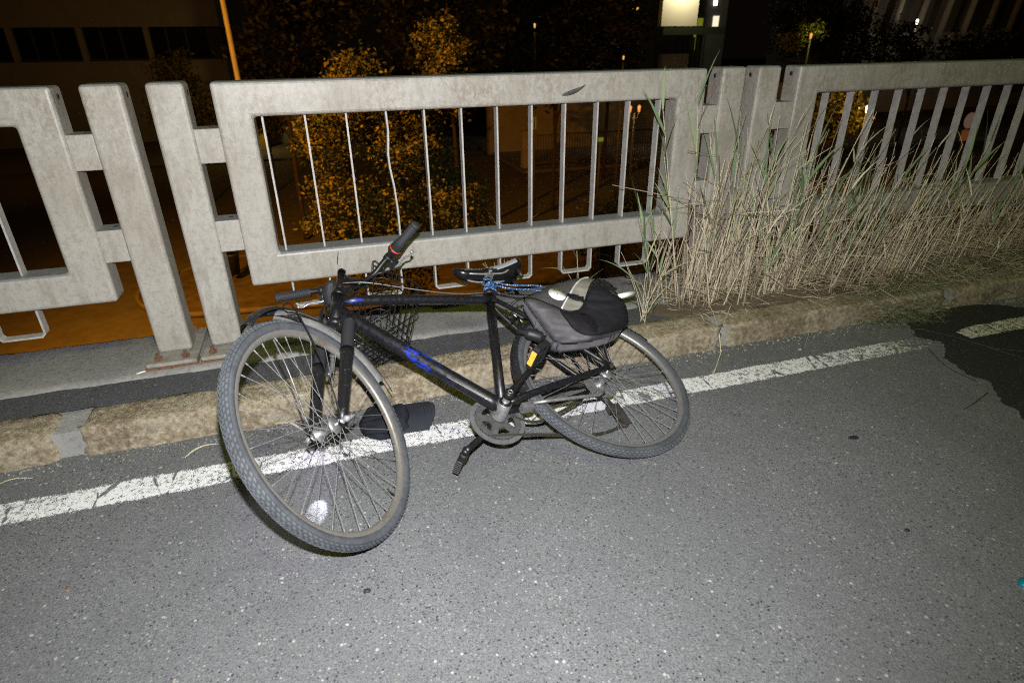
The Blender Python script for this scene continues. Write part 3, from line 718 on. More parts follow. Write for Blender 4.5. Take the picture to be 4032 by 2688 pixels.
# twist shifter on the upper grip with a red ring
mb = MB(); mb.lathe(ra-rd*.030, rd, [(0, 0), (.019, 0), (.0215, .006), (.0225, .012), (.0225, .016), (.0215, .017)], 22); mb.obox(ra-rd*.026-SF*.004, rd*.010, SF*.017, SA*.018)
sh = mb.build('twist_shifter', M['plastic'], bike)
mb = MB(); mb.lathe(ra-rd*.014, rd, [(.021, 0), (.0238, .001), (.0238, .0062), (.021, .007)], 28); mb.build('red_ring', M['red'], sh)
prof = [(.0225, 0)]
for k in range(8): prof += [(.0205, .003+k*.0045), (.0232-.0004*k, .0045+k*.0045)]
mb = MB(); mb.lathe(ra-rd*.007, rd, prof+[(.0185, .042)], 22); mb.build('knurled_sleeve', M['rubber'], sh)
def lever(a, d, off):
    mb = MB(); c0 = a-d*.040
    mb.lathe(c0-d*.010, d, [(.012, 0), (.0165, 0), (.0165, .020), (.012, .020)], 18)
    piv = c0+off*.034; mb.tube([c0+off*.010, piv], [.010, .009], 10); mb.obox(piv, d*.020, off*.009, d.cross(off).normalized()*.010)
    br = mb.build('lever_bracket', M['plastic'], bike)
    mb = MB(); pts = spline([piv-d*.012+off*.004, piv+d*.012+off*.014, piv+d*.035+off*.013, piv+d*.062+off*.014, piv+d*.088+off*.024, piv+d*.104+off*.020], 5)
    mb.tube(pts, [.0075]*5+[.0070]*5+[.0062]*5+[.0055]*5+[.0050]*5+[.0065], 10, flat=.7); mb.lathe(pts[-1], d, [(0, -.006), (.0065, -.003), (.0072, 0), (.0065, .003), (0, .006)], 12)
    mb.build('brake_lever', M['chrome'], br)
    mb = MB(); mb.lathe(piv, d.cross(off), [(0, .0115), (.005, .0115), (.005, .010)], 10); mb.build('pivot_bolt', M['chrome'], br)
    return piv
pl = lever(la, ld, (SF*.55-SA*.85).normalized()); pr = lever(ra-rd*.022, rd, (SF*.9-SA*.30).normalized())
mb = MB(); mb.lathe(pl-ld*.022+(SF*.55-SA*.85)*.004, -ld, [(0, -.002), (.0055, 0), (.0055, .012), (.0042, .014), (.0042, .022), (.003, .03), (0, .03)], 12); mb.build('cable_adjuster', M['chrome'], bike)

# lumpy black front lamp slung on the bar beside the head tube
lc = Vector((-.026, 2.225, .440)); mb = MB()
bm = bmesh.new(); bmesh.ops.create_icosphere(bm, subdivisions=4, radius=1)
for v in bm.verts:
    p = v.co.copy(); q = 1+.10*noise.noise(p*3)+.10*noise.noise(p*7)
    v.co = Vector((p.x*.024*q, p.y*.030*q, p.z*.050*q))
mb.add([lc+Matrix.Rotation(.25, 3, 'Y')@v.co for v in bm.verts], [[v.index for v in f_.verts] for f_ in bm.faces], 0, True); bm.free()
mb.build('front_lamp', M['rubber'], bike)
mb = MB(); mb.tube(spline([lc+Vector((-.012, .01, -.03)), lc+Vector((-.040, -.03, -.06)), lc+Vector((-.045, -.09, -.085)), lc+Vector((-.03, -.13, -.10))], 5), .007, 8, flat=.4); mb.build('lamp_strap', M['black'], bike)

# cables
def cable(pts, r=.0024, mat='black'):
    mb = MB(); mb.tube(spline(pts, 8), r, 7); return mb.build('cable', M[mat], bike)
cable([ht+SA*.055+SF*.012-BL*-.02, P(.76, .035, .535), P(.62, .032, .502), P(.50, .028, .478), P(.40, .020, .474), P(.31, .020, .475)], .0019, 'steel')
cable([P(.868, .012, .395), P(.74, .012, .235), P(.60, .014, .070), P(.50, .020, -.050)], .0011, 'chrome')
cable([pl-ld*.03, pl-ld*.09+SF*.03, ht+SA*.03+SL*.04+SF*.05, S(.05, .03, -.06), S(.055, .03, -.16), S(.045, .035, -.235)], .0024)
cable([pr-rd*.03, pr-rd*.09+SF*.04-SA*.01, ht+SA*.07+SF*.12-SL*.04, ht+SA*.0+SF*.10, S(.06, -.03, -.12), P(.82, .03, .36)], .0024)
cable([K0-BLt*.11+SA*.03+SF*.01, K0-BLt*.09-SF*.03+SA*.05, K0-BLt*.05-SA*.00+SF*.03, K0-BLt*.10-SA*.03+SF*.05], .0042)
cable([pr-rd*.02+SF*.012, pr-rd*.07+SF*.06, K0+SF*.06-SA*.02, K0+BLt*.03+SF*.07-SA*.06, ht+SF*.08-SA*.03], .0022)
cable([P(.30, .012, .448), P(.26, .022, .415), P(.22, .03, .40), P(.19, .03, .37)], .0022)

# wire basket behind the head tube (hangs from the bar, on the far side of the frame)
def Bk(s, l, a): return ht+SF*s+SL*l+SA*a
bt, bb_ = .112, -.105
def rect(s0, s1, w, a, q=.045, n=5):
    pts = []
    for cs, cl, st in ((s1-q, w-q, 0), (s0+q, w-q, 90), (s0+q, -w+q, 180), (s1-q, -w+q, 270)):
        for k in range(n+1):
            an = R_(st+90*k/n); pts.append((cs+q*math.cos(an), cl+q*math.sin(an)))
    return [Bk(s, l, a) for s, l in pts]
_ref = [(p.dot(SF), p.dot(SL)) for p in rect(.055, .290, .155, 0)]
def at_ring(s0, s1, w, a, t):   # the same station on every hoop, whatever its size
    n = len(_ref); L = [0]
    for i in range(n): L.append(L[-1]+math.hypot(_ref[(i+1) % n][0]-_ref[i][0], _ref[(i+1) % n][1]-_ref[i][1]))
    ring = rect(s0, s1, w, a); d = (t % 1)*L[-1]
    for i in range(n):
        if L[i+1] >= d: return ring[i].lerp(ring[(i+1) % n], (d-L[i])/(L[i+1]-L[i]+1e-9))
    return ring[0]
TOP = (.055, .290, .155); BOT = (.085, .262, .120)
def rimtilt(p, k=1.0):   # the basket's front edge stands higher than its back edge
    s = (p-ht).dot(SF); return p+SA*(k*.125*max(0, (s-.055)/.235)**1.0-.035*k)
mb = MB(); mb.tube([rimtilt(p) for p in rect(*TOP, bt)], .0036, 7, closed=True); basket = mb.build('basket', M['black'], bike)
mb = MB(); mb.tube(rect(*BOT, bb_), .0026, 6, closed=True); mb.build('bottom_hoop', M['black'], basket)
tt = lambda u: (TOP[0]+(BOT[0]-TOP[0])*u, TOP[1]+(BOT[1]-TOP[1])*u, TOP[2]+(BOT[2]-TOP[2])*u, bt+(bb_-bt)*u)
mb = MB(); mb.tube(rect(*tt(.22)), .0028, 5, closed=True); mb.build('hoop', M['black'], basket)
mb = MB(); mb.tube(rect(*tt(.86)), .0020, 5, closed=True); mb.build('hoop', M['black'], basket)
NW = 28
for k in range(NW):
    mb = MB(); mb.tube([rimtilt(at_ring(*TOP, bt, k/NW)), at_ring(*tt(.80), k/NW), at_ring(*BOT, bb_, k/NW)], .0021, 5, cap=False); mb.build('upright_wire', M['black'], basket)
for k in range(1, 11):
    l = -BOT[2]+2*BOT[2]*k/11; mb = MB(); mb.tube([Bk(BOT[0], l, bb_+.001), Bk(BOT[1]+.006, l, bb_+.001)], .0020, 5); mb.build('wire', M['black'], basket)
for k in range(1, 9):
    s = BOT[0]+(BOT[1]-BOT[0])*k/9; mb = MB(); mb.tube([Bk(s, -BOT[2], bb_+.004), Bk(s, BOT[2], bb_+.004)], .0020, 5); mb.build('wire', M['black'], basket)

# chainset
BBp = P(BBf, 0, BBu)
mb = MB(); mb.lathe(BBp, BL, [(0, .062), (.010, .062), (.012, .058), (.012, .034), (.020, .033), (.024, .030), (.024, -.032), (.027, -.036), (.027, -.040), (0, -.040)], 24); mb.build('bottom_bracket', M['steel'], bike)
RCt = P(BBf+.004, -.050, BBu-.008)
def disc_ring(mb, c, ax, e1, r0, r1, th, n=60, teeth=0):
    e2 = ax.cross(e1); vs = []
    for k in range(n):
        an = 2*math.pi*k/n; d = e1*math.cos(an)+e2*math.sin(an); rr = r1+(teeth if k % 2 else 0)
        for r, h in ((r0, th), (rr, th), (rr, -th), (r0, -th)): vs.append(c+d*r+ax*h)
    fs = []
    for k in range(n):
        l = (k+1) % n
        for i in range(4): j = (i+1) % 4; fs.append((k*4+i, k*4+j, l*4+j, l*4+i))
    mb.add(vs, fs)
mb = MB(); disc_ring(mb, RCt, BL, BF, .058, .0765, .0016, 84, .005)
disc_ring(mb, RCt, BL, BF, .0, .034, .004, 30)
crank_dir = (P(.602, 0, -.155)-P(BBf, 0, BBu)).normalized()
for k in range(5):
    an = R_(18+72*k); d = BF*math.cos(an)+BU*math.sin(an); p = BL.cross(d)
    mb.obox(RCt+d*.046, d*.020, p*(.0125), BL*.0022)
chainring = mb.build('chainring', M['ring'], bike)
mb = MB(); disc_ring(mb, RCt-BL*.004, BL, BF, .0800, .0960, .0022, 64); mb.build('ring_guard', M['ring_guard'], chainring)
def crank(c, d, side):
    mb = MB(); e = c+d*.168; n_ = d.cross(BL).normalized()
    pts = [c, c+d*.02, c+d*.08, c+d*.15, e]; mb.tube(pts, [.0135, .0130, .0100, .0100, .0125], 14, flat=.72, up=BL)
    mb.lathe(c-BL*.010*side, BL*side, [(0, .024), (.010, .024), (.0165, .022), (.0165, 0), (0, 0)], 20)
    mb.lathe(e-BL*.007*side, BL*side, [(0, .015), (.0095, .015), (.0125, .013), (.0125, 0), (0, 0)], 16)
    o = mb.build('crank', M['black'], bike)
    mb = MB(); mb.lathe(c+BL*.014*side, BL*side, [(.009, 0), (.0095, .0015), (.006, .002), (.006, -.001), (0, -.001)], 18); mb.build('dust_ring', M['steel'], o)
    mb = MB(); mb.lathe(e+BL*.008*side, BL*side, [(.0075, 0), (.0078, .0012), (.005, .0016), (0, .0010)], 14); mb.build('pedal_eye', M['steel'], o)
    return e
el = crank(P(BBf-.003, .066, BBu+.002), (BF*-.80+BU*.60).normalized(), 1)
er = crank(P(BBf+.006, -.064, BBu-.010), crank_dir, -1)
def pedal(e, side, roll, worn=False):
    a1 = (BF*math.cos(roll)+BU*math.sin(roll)); a2 = BL.cross(a1); ax = BL*side
    mb = MB(); mb.tube([e, e+ax*.098], [.006, .004], 10)
    if not worn:
        for s in (-1, 1):
            mb.obox(e+ax*.060+a1*.031*s, ax*.044, a1*.006, a2*.012)
        for h in (.020, .058, .100): mb.obox(e+ax*h, ax*.006, a1*.031, a2*.011)
        mb.lathe(e+ax*.012, ax, [(0, 0), (.011, 0), (.011, .086), (0, .086)], 12)
        for s in (-1, 1):
            for k in range(9): mb.obox(e+ax*(.026+.0085*k)+a1*.033*s+a2*.012, ax*.0020, a1*.003, a2*.003)
    else:
        mb.lathe(e+ax*.012, ax, [(0, 0), (.013, 0), (.015, .006), (.013, .014), (.015, .022), (.013, .030), (.012, .034), (0, .034)], 12)
        mb.obox(e+ax*.074+a1*.003, ax*.032, a1*.008, a2*.014)
        for k in range(7): mb.obox(e+ax*(.046+.009*k)+a1*.003, ax*.0020, a1*.0115, a2*.015)
    o = mb.build('pedal', M['plastic'], bike, .0012, 1)
    if not worn:
        mb = MB(); mb.obox(e+ax*.062-a1*.0375, ax*.030, a1*.0015, a2*.0095); mb.build('reflector', M['amber'], o)
    return o
# turn the pedal so that its reflector faces the road side
best = None
for k in range(72):
    ro = R_(k*5); a1 = BF*math.cos(ro)+BU*math.sin(ro); v = (-a1).dot((CAM-el).normalized())
    if best is None or v > best[0]: best = (v, ro)
pedal(el+BL*.004, 1, best[1]+R_(18)); pedal(er-BL*.004, -1, R_(40), True)
# bottle dynamo
mb = MB(); d0, d1 = P(.300, .070, .212), P(.210, .080, .150); ax = d1-d0
mb.lathe(d0, ax, [(0, 0), (.010, 0), (.011, .030), (.0185, .038), (.0205, .046), (.0205, .088), (.017, .096), (.010, .098), (.010, .108), (0, .110)], 22)
mb.tube([d0+ax*.5, P(.262, .045, .235), P(.235, .035, .315)], .006, 8); mb.build('dynamo', M['plastic'], bike)
# rack, kickstand, sprockets, derailleur, chain
mb = MB()
for s in (-1, 1):
    mb.tube(spline([P(.235, .02*s, .385), P(.19, .055*s, .395), P(.0, .062*s, .392), P(-.20, .055*s, .385), P(-.235, .0, .383)], 5), .0050, 9)
    mb.tube([P(.0, .070*s, .015), P(.03, .064*s, .39)], .0048, 9); mb.tube([P(-.006, .070*s, .015), P(-.12, .062*s, .388)], .0042, 9)
for f_ in (.12, .0, -.12): mb.tube([P(f_, -.06, .393), P(f_, .06, .393)], .004, 8)
mb.build('rack', M['black'], bike)
mb = MB(); mb.obox(P(.372, .004, -.083), BF*.022, BL*.016, BU*.010); mb.tube([P(.360, .030, -.088), P(.30, .040, -.095), P(.10, .040, -.100), P(.07, .040, -.090)], [.006, .0065, .006, .005], 10)
mb.build('kickstand', M['steel'], bike)
mb = MB()
for k, r in enumerate((.034, .029, .025, .022, .019)): disc_ring(mb, bc-BL*(.034+.0045*k), BL, BF, .006, r, .001, 44, .003)
mb.build('sprockets', M['rusty_steel'], bike)
mb = MB(); disc_ring(mb, bc-BL*.0315, BL, BF, .020, .066, .0008, 48); mb.build('spoke_disc', M['ring_guard'], bike)
mb = MB(); mb.tube([P(-.005, -.066, -.02), P(-.035, -.078, -.07)], .010, 8); mb.obox(P(-.040, -.082, -.085), BF*.026, BL*.011, BU*.016); mb.obox(P(-.048, -.074, -.125), BF*.020, BL*.0016, BU*.040); mb.obox(P(-.048, -.092, -.125), BF*.020, BL*.0016, BU*.040)
for u in (-.095, -.155): mb.lathe(P(-.045, -.088, u), BL, [(0, 0), (.017, 0), (.017, .010), (0, .010)], 14)
mb.build('derailleur', M['rusty_steel'], bike)
cpath = spline([P(.47, -.052, .012), P(.30, -.054, .020), P(.02, -.056, .028), P(-.02, -.056, .012)], 20)
cpath2 = spline([P(BBf+.05, -.050, BBu-.066), P(.40, -.052, -.150), P(.30, -.062, -.160), P(.17, -.076, -.175), P(.06, -.084, -.178), P(-.03, -.084, -.160), P(-.05, -.084, -.135)], 14)
cpath3 = spline([P(.435, -.052, -.028), P(.40, -.052, -.075), P(.34, -.052, -.105), P(.27, -.052, -.10), P(.10, -.055, -.045)], 12)
mb = MB()
for pth in (cpath, cpath2, cpath3):
    ln = 0; nxt = 0
    for a, b in zip(pth[:-1], pth[1:]):
        seg = (b-a).length; d = (b-a).normalized(); p = BL.cross(d).normalized()
        while nxt < ln+seg:
            c_ = a+d*(nxt-ln); k = int(nxt/.0085) % 2
            for s in (-1, 1): mb.obox(c_+BL*(.0030+.001*k)*s, d*.0052, BL*.0006, p*(.0038))
            mb.lathe(c_-BL*.0025, BL, [(.0032, 0), (.0032, .005)], 6)
            nxt += .0085
        ln += seg
ch = mb.build('chain', M['chain'], bike); ch['kind'] = 'stuff'

# saddle
def saddle():
    mb = MB(); N = 26; K = 14; vs = []; mi = []
    for i in range(N+1):
        t = i/N; f_ = .378-.300*t
        w = .018+.006*min(1, t*5) + (.058*(max(0, (t-.36)/.64))**1.25 if t > .36 else 0)
        if t < .08: w *= math.sqrt(max(.08, 1-(1-t/.08)**2))
        if t > .90: w *= math.sqrt(max(.02, 1-((t-.90)/.10)**2*.85))
        top = .630+.020*(t-.45)**2*4+.016*t; dep = .034+.020*math.sin(math.pi*min(1, t*1.1))*0+.010*t
        if t < .1: dep *= .55+.45*t/.1
        for k in range(K+1):
            q = k/K*2-1; a = q*math.pi*.60
            l = w*math.sin(a)/math.sin(math.pi*.5) if abs(a) < math.pi/2 else w*math.copysign(1-.10*(abs(a)-math.pi/2), a)
            z = top-dep*(1-math.cos(a))*.9
            vs.append(P(f_, l, z))
    m = K+1; fs = []
    for i in range(N):
        for k in range(K): fs.append((i*m+k, (i+1)*m+k, (i+1)*m+k+1, i*m+k+1))
    fs += [tuple(range(m)), tuple(N*m+k for k in range(m))[::-1]]
    for i in range(N): fs.append((i*m, i*m+K, (i+1)*m+K, (i+1)*m))
    mb.add(vs, fs, 0, True)
    for j, f_ in enumerate(fs[:N*K]):
        i, k = divmod(j, K); t = (i+.5)/N; q = (k+.5)/K*2-1
        cut = .40+.35*(abs(q)-.4)
        if cut < t < .90 and .34 < abs(q) < .97: mb.mi[j] = 1
    return fix_normals(mb.build('saddle', [M['vinyl'], M['silver_vinyl']], bike))
sad = saddle()
for s in (-1, 1):
    mb = MB(); mb.tube(spline([P(.352, .010*s, .612), P(.30, .020*s, .592), P(.235, .022*s, .588), P(.17, .024*s, .592), P(.135, .036*s, .612), P(.125, .044*s, .622)], 5), .0036, 8); mb.build('rail', M['chrome'], sad)
mb = MB(); mb.obox(P(.238, 0, .590), BF*.018, BL*.026, BU*.010); mb.tube([P(.238, -.038, .590), P(.238, .038, .590)], .007, 10); mb.lathe(P(.238, .036, .590), BL, [(0, 0), (.010, 0), (.010, .006), (0, .006)], 6, smooth=False); mb.build('clamp', M['steel'], sad, .002, 1)
mb = MB()
for s in (-1, 1): mb.tube([P(.10, .030*s, .612), P(.10, .030*s, .560)], [.010, .008], 10)
mb.build('spring', M['plastic'], sad)
cu = bpy.data.curves.new('saddle_lettering', 'FONT'); cu.body = 'Selle San Remo'; cu.size = .0125; cu.extrude = .0002
tx = bpy.data.objects.new('saddle_lettering', cu); COL.objects.link(tx); tx.parent = sad; cu.materials.append(M['silver_vinyl'])
ey = (BL*-.35+BU*.94).normalized(); ex = -BF; ez = ex.cross(ey).normalized()
mt = Matrix((ex, ey, ez)).transposed().to_4x4(); bpy.context.view_layer.update()
_me = bpy.data.meshes.new_from_object(tx.evaluated_get(bpy.context.evaluated_depsgraph_get())); bpy.data.objects.remove(tx)
tx = bpy.data.objects.new('saddle_lettering', _me); COL.objects.link(tx); tx.parent = sad
tx.matrix_basis = Matrix.Translation(P(.340, .0250, .612)-ORG[bike.name]) @ mt

# ================================================================== rope, pannier, cap
rope = empty('rope', P(.262, 0, .52), 'blue cord knotted round the seat post and stretched to the grey bag', 'rope')
mb = MB(); pts = []
for k in range(90):
    a = k*.42; r = .0195+.004*math.sin(k*.9); pts.append(P(.262-.010*k/90, 0, .505+.036*(k/90)+.010*math.sin(k*.23))+BF*math.cos(a)*r+BL*math.sin(a)*r*.95)
mb.tube(pts, .0042, 7)
mb.tube(spline([P(.285, .02, .535), P(.300, .026, .520), P(.290, .034, .500), P(.268, .034, .510), P(.26, .032, .54), P(.285, .028, .548)], 6), .0045, 7)
mb.build('knot', M['rope'], rope)
for k, (a, b) in enumerate(((P(.250, .022, .536), P(.165, .118, .398)), (P(.250, .026, .512), P(.180, .120, .372)))):
    mb = MB(); mb.tube(spline([a, a.lerp(b, .5)-Vector((0, 0, .006)), b, b+(b-a)*.25], 5), .0036, 7); mb.build('strand', M['rope'], rope)

bag = empty('pannier_bag', P(.0, .12, .28), 'grey and black pannier bag with a white disc on the rear rack', 'bag')
OL = [(.236,.322), (.222,.343), (.13,.385), (.04,.420), (-.039,.441), (-.090,.450), (-.131,.450), (-.174,.442), (-.208,.416), (-.226,.365), (-.233,.315), (-.226,.262), (-.196,.200), (-.162,.162), (-.094,.116), (-.03,.096), (.05,.086), (.123,.083), (.185,.086), (.212,.104), (.222,.155), (.230,.24)]
from mathutils.geometry import intersect_point_line
def inside(pt, poly):
    x, y = pt; c = False; n = len(poly)
    for i in range(n):
        x1, y1 = poly[i]; x2, y2 = poly[(i+1) % n]
        if (y1 > y) != (y2 > y) and x < (x2-x1)*(y-y1)/(y2-y1)+x1: c = not c
    return c
def edge_d(pt, poly):
    p = Vector((*pt, 0)); best = 9
    n = len(poly)
    for i in range(n):
        a = Vector((*poly[i], 0)); b = Vector((*poly[(i+1) % n], 0)); q, t = intersect_point_line(p, a, b); t = max(0, min(1, t))
        best = min(best, (p-a.lerp(b, t)).length)
    return best
# seams of the bag, in the bag's own plane (f, u)
bind1 = [(.223,.338), (.179,.326), (.142,.300), (.115,.281), (.096,.265), (.078,.253), (.056,.248), (.029,.252), (.005,.263), (-.025,.290), (-.055,.324), (-.092,.368), (-.130,.407), (-.159,.423), (-.171,.410), (-.178,.384), (-.191,.340), (-.222,.300)]
pock_edge = [(.096,.262), (.101,.242), (.097,.204), (.094,.167), (.081,.142), (.063,.130), (.031,.125), (-.022,.127), (-.082,.136), (-.138,.147), (-.172,.175)]
pocket = bind1[4:]+[(-.222,.262), (-.196,.200)]+pock_edge[::-1]
front_panel = bind1+[(-.226,.262), (-.196,.200), (-.162,.162), (-.094,.116), (-.03,.096), (.05,.086), (.123,.083), (.185,.086), (.212,.104), (.222,.155), (.230,.24), (.236,.322)]
pipe = [(.091,.267), (.052,.307), (.007,.350), (-.039,.394), (-.079,.425), (-.111,.441), (-.138,.446)]
tan = pipe+[(-.174,.441), (-.205,.415), (-.222,.365)]+bind1[::-1]
def bag_h(f_, u):
    d = edge_d((f_, u), OL); h = .058*(1-math.exp(-d/(.030 if u < .27 else .017)))
    h += (.010*noise.noise(Vector((f_*9, u*9, 0)))+.005*noise.noise(Vector((f_*22, u*14, 3)))+.006*noise.noise(Vector((f_*8+u*9, u*34-f_*12, 7))))*(1-math.exp(-d/.02))
    if inside((f_, u), front_panel):
        dd = edge_d((f_, u), bind1); h += .012*(1-math.exp(-dd/.012))
        if inside((f_, u), pocket): h += .007*(1-math.exp(-edge_d((f_, u), pocket)/.014))
        h += .010*math.sin((f_*.5+u)*60)*math.exp(-((u-.12)/.05)**2)*(1-math.exp(-d/.02))
    else: h -= .006
    return h
PB = lambda f_, u, h: P(f_+1.05*(h-.022), .088+h, u-1.05*(h-.022))     # surface sheared along the camera's line of sight
mb = MB(); step = .0075; idx = {}; vs = []; fs = []
i0, i1, j0, j1 = int(-.26/step), int(.26/step), int(.06/step), int(.47/step)
def snap(f_, u):
    # pull grid points lying just outside onto the outline
    p = Vector((f_, u, 0)); best = None; n = len(OL)
    for i in range(n):
        a = Vector((*OL[i], 0)); b = Vector((*OL[(i+1) % n], 0)); q, t = intersect_point_line(p, a, b); t = max(0, min(1, t)); q = a.lerp(b, t)
        if best is None or (q-p).length < best[0]: best = ((q-p).length, q)
    return best
cells = [(i, j) for i in range(i0, i1) for j in range(j0, j1) if inside(((i+.5)*step, (j+.5)*step), OL)]
def vid(i, j):
    if (i, j) not in idx:
        f_, u = i*step, j*step; ins = inside((f_, u), OL); d, q = snap(f_, u)
        if not ins or d < step*.45: f_, u = q.x, q.y; h = 0
        else: h = bag_h(f_, u)
        idx[(i, j)] = len(vs); vs.append((f_, u, h, 0 if h == 0 else 1))
    return idx[(i, j)]
fm = []
for i, j in cells:
    fs.append((vid(i, j), vid(i+1, j), vid(i+1, j+1), vid(i, j+1)))
    c_ = ((i+.5)*step, (j+.5)*step)
    if inside(c_, pocket): fm.append(2)
    elif inside(c_, front_panel): fm.append(0)
    elif inside(c_, tan): fm.append(1)
    else: fm.append(3)
n = len(vs)
topv = [PB(a, b, h) for a, b, h, _ in vs]; botv = [P(a*.96, .088-.030*(1 if h > 0 else 0), b*.97+.006) for a, b, h, _ in vs]
mb.v = [tuple(v) for v in topv]+[tuple(v) for v in botv]
edges = {}
for f_ in fs:
    for a, b in zip(f_, f_[1:]+f_[:1]): edges[(a, b)] = edges.get((a, b), 0)+1
mb.f = [f_[::-1] for f_ in fs]+[tuple(k+n for k in f_) for f_ in fs]
mb.mi = list(fm)+[0]*len(fs)
for (a, b) in edges:
    if (b, a) not in edges: mb.f.append((a, b, b+n, a+n)); mb.mi.append(0)
mb.sm = [True]*len(mb.f)
body = mb.build('bag_body', [M['bag_grey'], M['bag_tan'], M['bag_black'], M['bag_back']], bag); fix_normals(body)
def on_bag(pts, lift=.003): return [PB(a, b, bag_h(a, b) if inside((a, b), OL) else 0)+BL*lift for a, b in pts]
def sp2(pts, k=6): return [(v.x, v.y) for v in spline([(a, b, 0) for a, b in pts], k)]
mb = MB(); mb.tube(on_bag(sp2(bind1), .002), .0085, 8, flat=.45, up=BL); mb.build('binding', M['binding'], bag)
mb = MB(); mb.tube(on_bag(sp2([(.236,.322), (.230,.24), (.222,.155), (.212,.104), (.185,.088), (.123,.086)]), .004), .0060, 8, flat=.6, up=BL); mb.build('binding', M['binding'], bag)
mb = MB(); mb.tube(on_bag(sp2(pock_edge), .001), .0040, 8, flat=.5, up=BL); mb.build('seam', M['binding'], bag)
mb = MB(); mb.tube(on_bag(sp2(pipe), .003), .0036, 8, up=BL); mb.build('piping', M['strap_white'], bag)
dc = (.071, .346); N = 28; vs = on_bag([dc], .004)+on_bag([(dc[0]+.0355*math.cos(2*math.pi*k/N), dc[1]+.035*math.sin(2*math.pi*k/N)) for k in range(N)], .004)
vs2 = [v+BL*.0015 for v in vs]
mb = MB(); mb.add(vs+vs2, [(N+2+k, N+2+(k+1) % N, N+1) for k in range(N)]+[(1+k, 1+(k+1) % N, N+2+(k+1) % N, N+2+k) for k in range(N)], 0, True); disc = fix_normals(mb.build('disc_reflector', M['white_reflective'], bag))
mb = MB(); q = on_bag([(dc[0]+.002, dc[1]+.002), (dc[0]-.004, dc[1]+.001), (dc[0]+.004, dc[1]-.004), (dc[0]-.001, dc[1]-.001)], .0062); mb.tube([q[0], q[1]], .0009, 5); mb.tube([q[2], q[3]], .0009, 5); mb.build('disc_mark', M['hole'], disc)
def buckle(f_, u, ang_, ln=.030, wd=.014):
    c_ = on_bag([(f_, u)], .008)[0]; d = BF*math.cos(ang_)+BU*math.sin(ang_); p = BL.cross(d)
    mb = MB(); mb.obox(c_, d*ln*.45, p*wd, BL*.005); mb.obox(c_+d*ln*.72, d*ln*.28, p*wd*.78, BL*.004)
    mb.obox(c_-d*ln*.75, d*ln*.35, p*wd*.85, BL*.0035); mb.obox(c_+d*ln*1.02, d*ln*.10, p*wd*1.05, BL*.005)
    mb.obox(c_+BL*.005, d*ln*.30, p*wd*.4, BL*.002)
    return mb.build('buckle', M['buckle'], bag, .0015, 1)
buckle(.002, .320, R_(205)); buckle(.008, .186, R_(80), .028, .015); buckle(-.200, .385, R_(245), .032, .015)
for pts in ([(.014,.235), (.010,.150)], [(-.175,.43), (-.226,.315)]):
    mb = MB(); mb.tube(on_bag(sp2(pts+[pts[-1]]), .003), .012, 8, flat=.12, up=BL); mb.build('strap', M['binding'], bag)
mb = MB(); mb.tube([P(-.215, .108, .324), P(-.318, .110, .343)], .0105, 18); mb.build('reflective_tube', M['white_reflective'], bag)

cap = empty('baseball_cap', (.15, 1.94, .0), 'crumpled dark baseball cap lying on the white line beside the front wheel', 'cap')
mb = MB(); vs = []; NA, NB_ = 40, 14
for j in range(NB_+1):
    ph = math.pi/2*j/NB_
    for i in range(NA):
        a = 2*math.pi*i/NA; rx, ry = .098, .094
        x = rx*math.cos(a)*math.cos(ph*.98); y = ry*math.sin(a)*math.cos(ph*.98); z = .085*math.sin(ph)**.85
        d = .024*noise.noise(Vector((x*15, y*22, z*20)))+.012*noise.noise(Vector((x*30, y*52, z*46+3)))
        k = 1+d*6*(1 if j else .3); z2 = z*(1-.35*math.exp(-((x-.02)/.03)**2))+d*.8*(j > 0)
        vs.append((.108+x*k, 1.935+y*k+.02*x, max(.001, z2)))
fs = [(j*NA+i, j*NA+(i+1) % NA, (j+1)*NA+(i+1) % NA, (j+1)*NA+i) for j in range(NB_) for i in range(NA)]
mb.add(vs, fs, 0, True); mb.build('crown', M['cap'], cap, subsurf=1)
mb = MB(); vs = []; NU, NV = 16, 18
for side in (0, -.003):
    for i in range(NU+1):
        for j in range(NV+1):
            u = i/NU; v = j/NV*2-1
            L_ = .100 if v < 0 else .100*max(0, 1-v**2.4)**.55
            x = .168+.030*(1-v*v)*.4-.015*v*v+u*(L_+.012*(1-v*v)) ; y = 1.950-.006*u+v*.098
            z = .030-.022*v*v+.012*u*(1-v*v)+side+.004; vs.append((x+.004*v, y, max(.002, z)))
m = NV+1; n = (NU+1)*m
fs = [(i*m+j, (i+1)*m+j, (i+1)*m+j+1, i*m+j+1) for i in range(NU) for j in range(NV)]
fs += [(n+a, n+d, n+c, n+b) for a, b, c, d in fs]
for i in range(NU): fs += [(i*m, n+i*m, n+(i+1)*m, (i+1)*m), (i*m+NV, (i+1)*m+NV, n+(i+1)*m+NV, n+i*m+NV)]
for j in range(NV): fs += [(NU*m+j, NU*m+j+1, n+NU*m+j+1, n+NU*m+j)][::-1]
mb.add(vs, fs, 0, True); fix_normals(mb.build('brim', m_cloth('brim_cotton', (.030, .033, .042), .2), cap))
mb = MB()
for o_ in (.010, .022, .034):
    mb.tube([(.205+(1 if v < 0 else max(0, 1-v**2.4)**.55)*(.078-o_), 1.945+v*(.088-o_*.4), .0365-.022*v*v+.010*(1-v*v)) for v in [k/12*2-1 for k in range(1, 12)]], .0008, 5)
mb.build('stitching', M['bag_black'], cap)

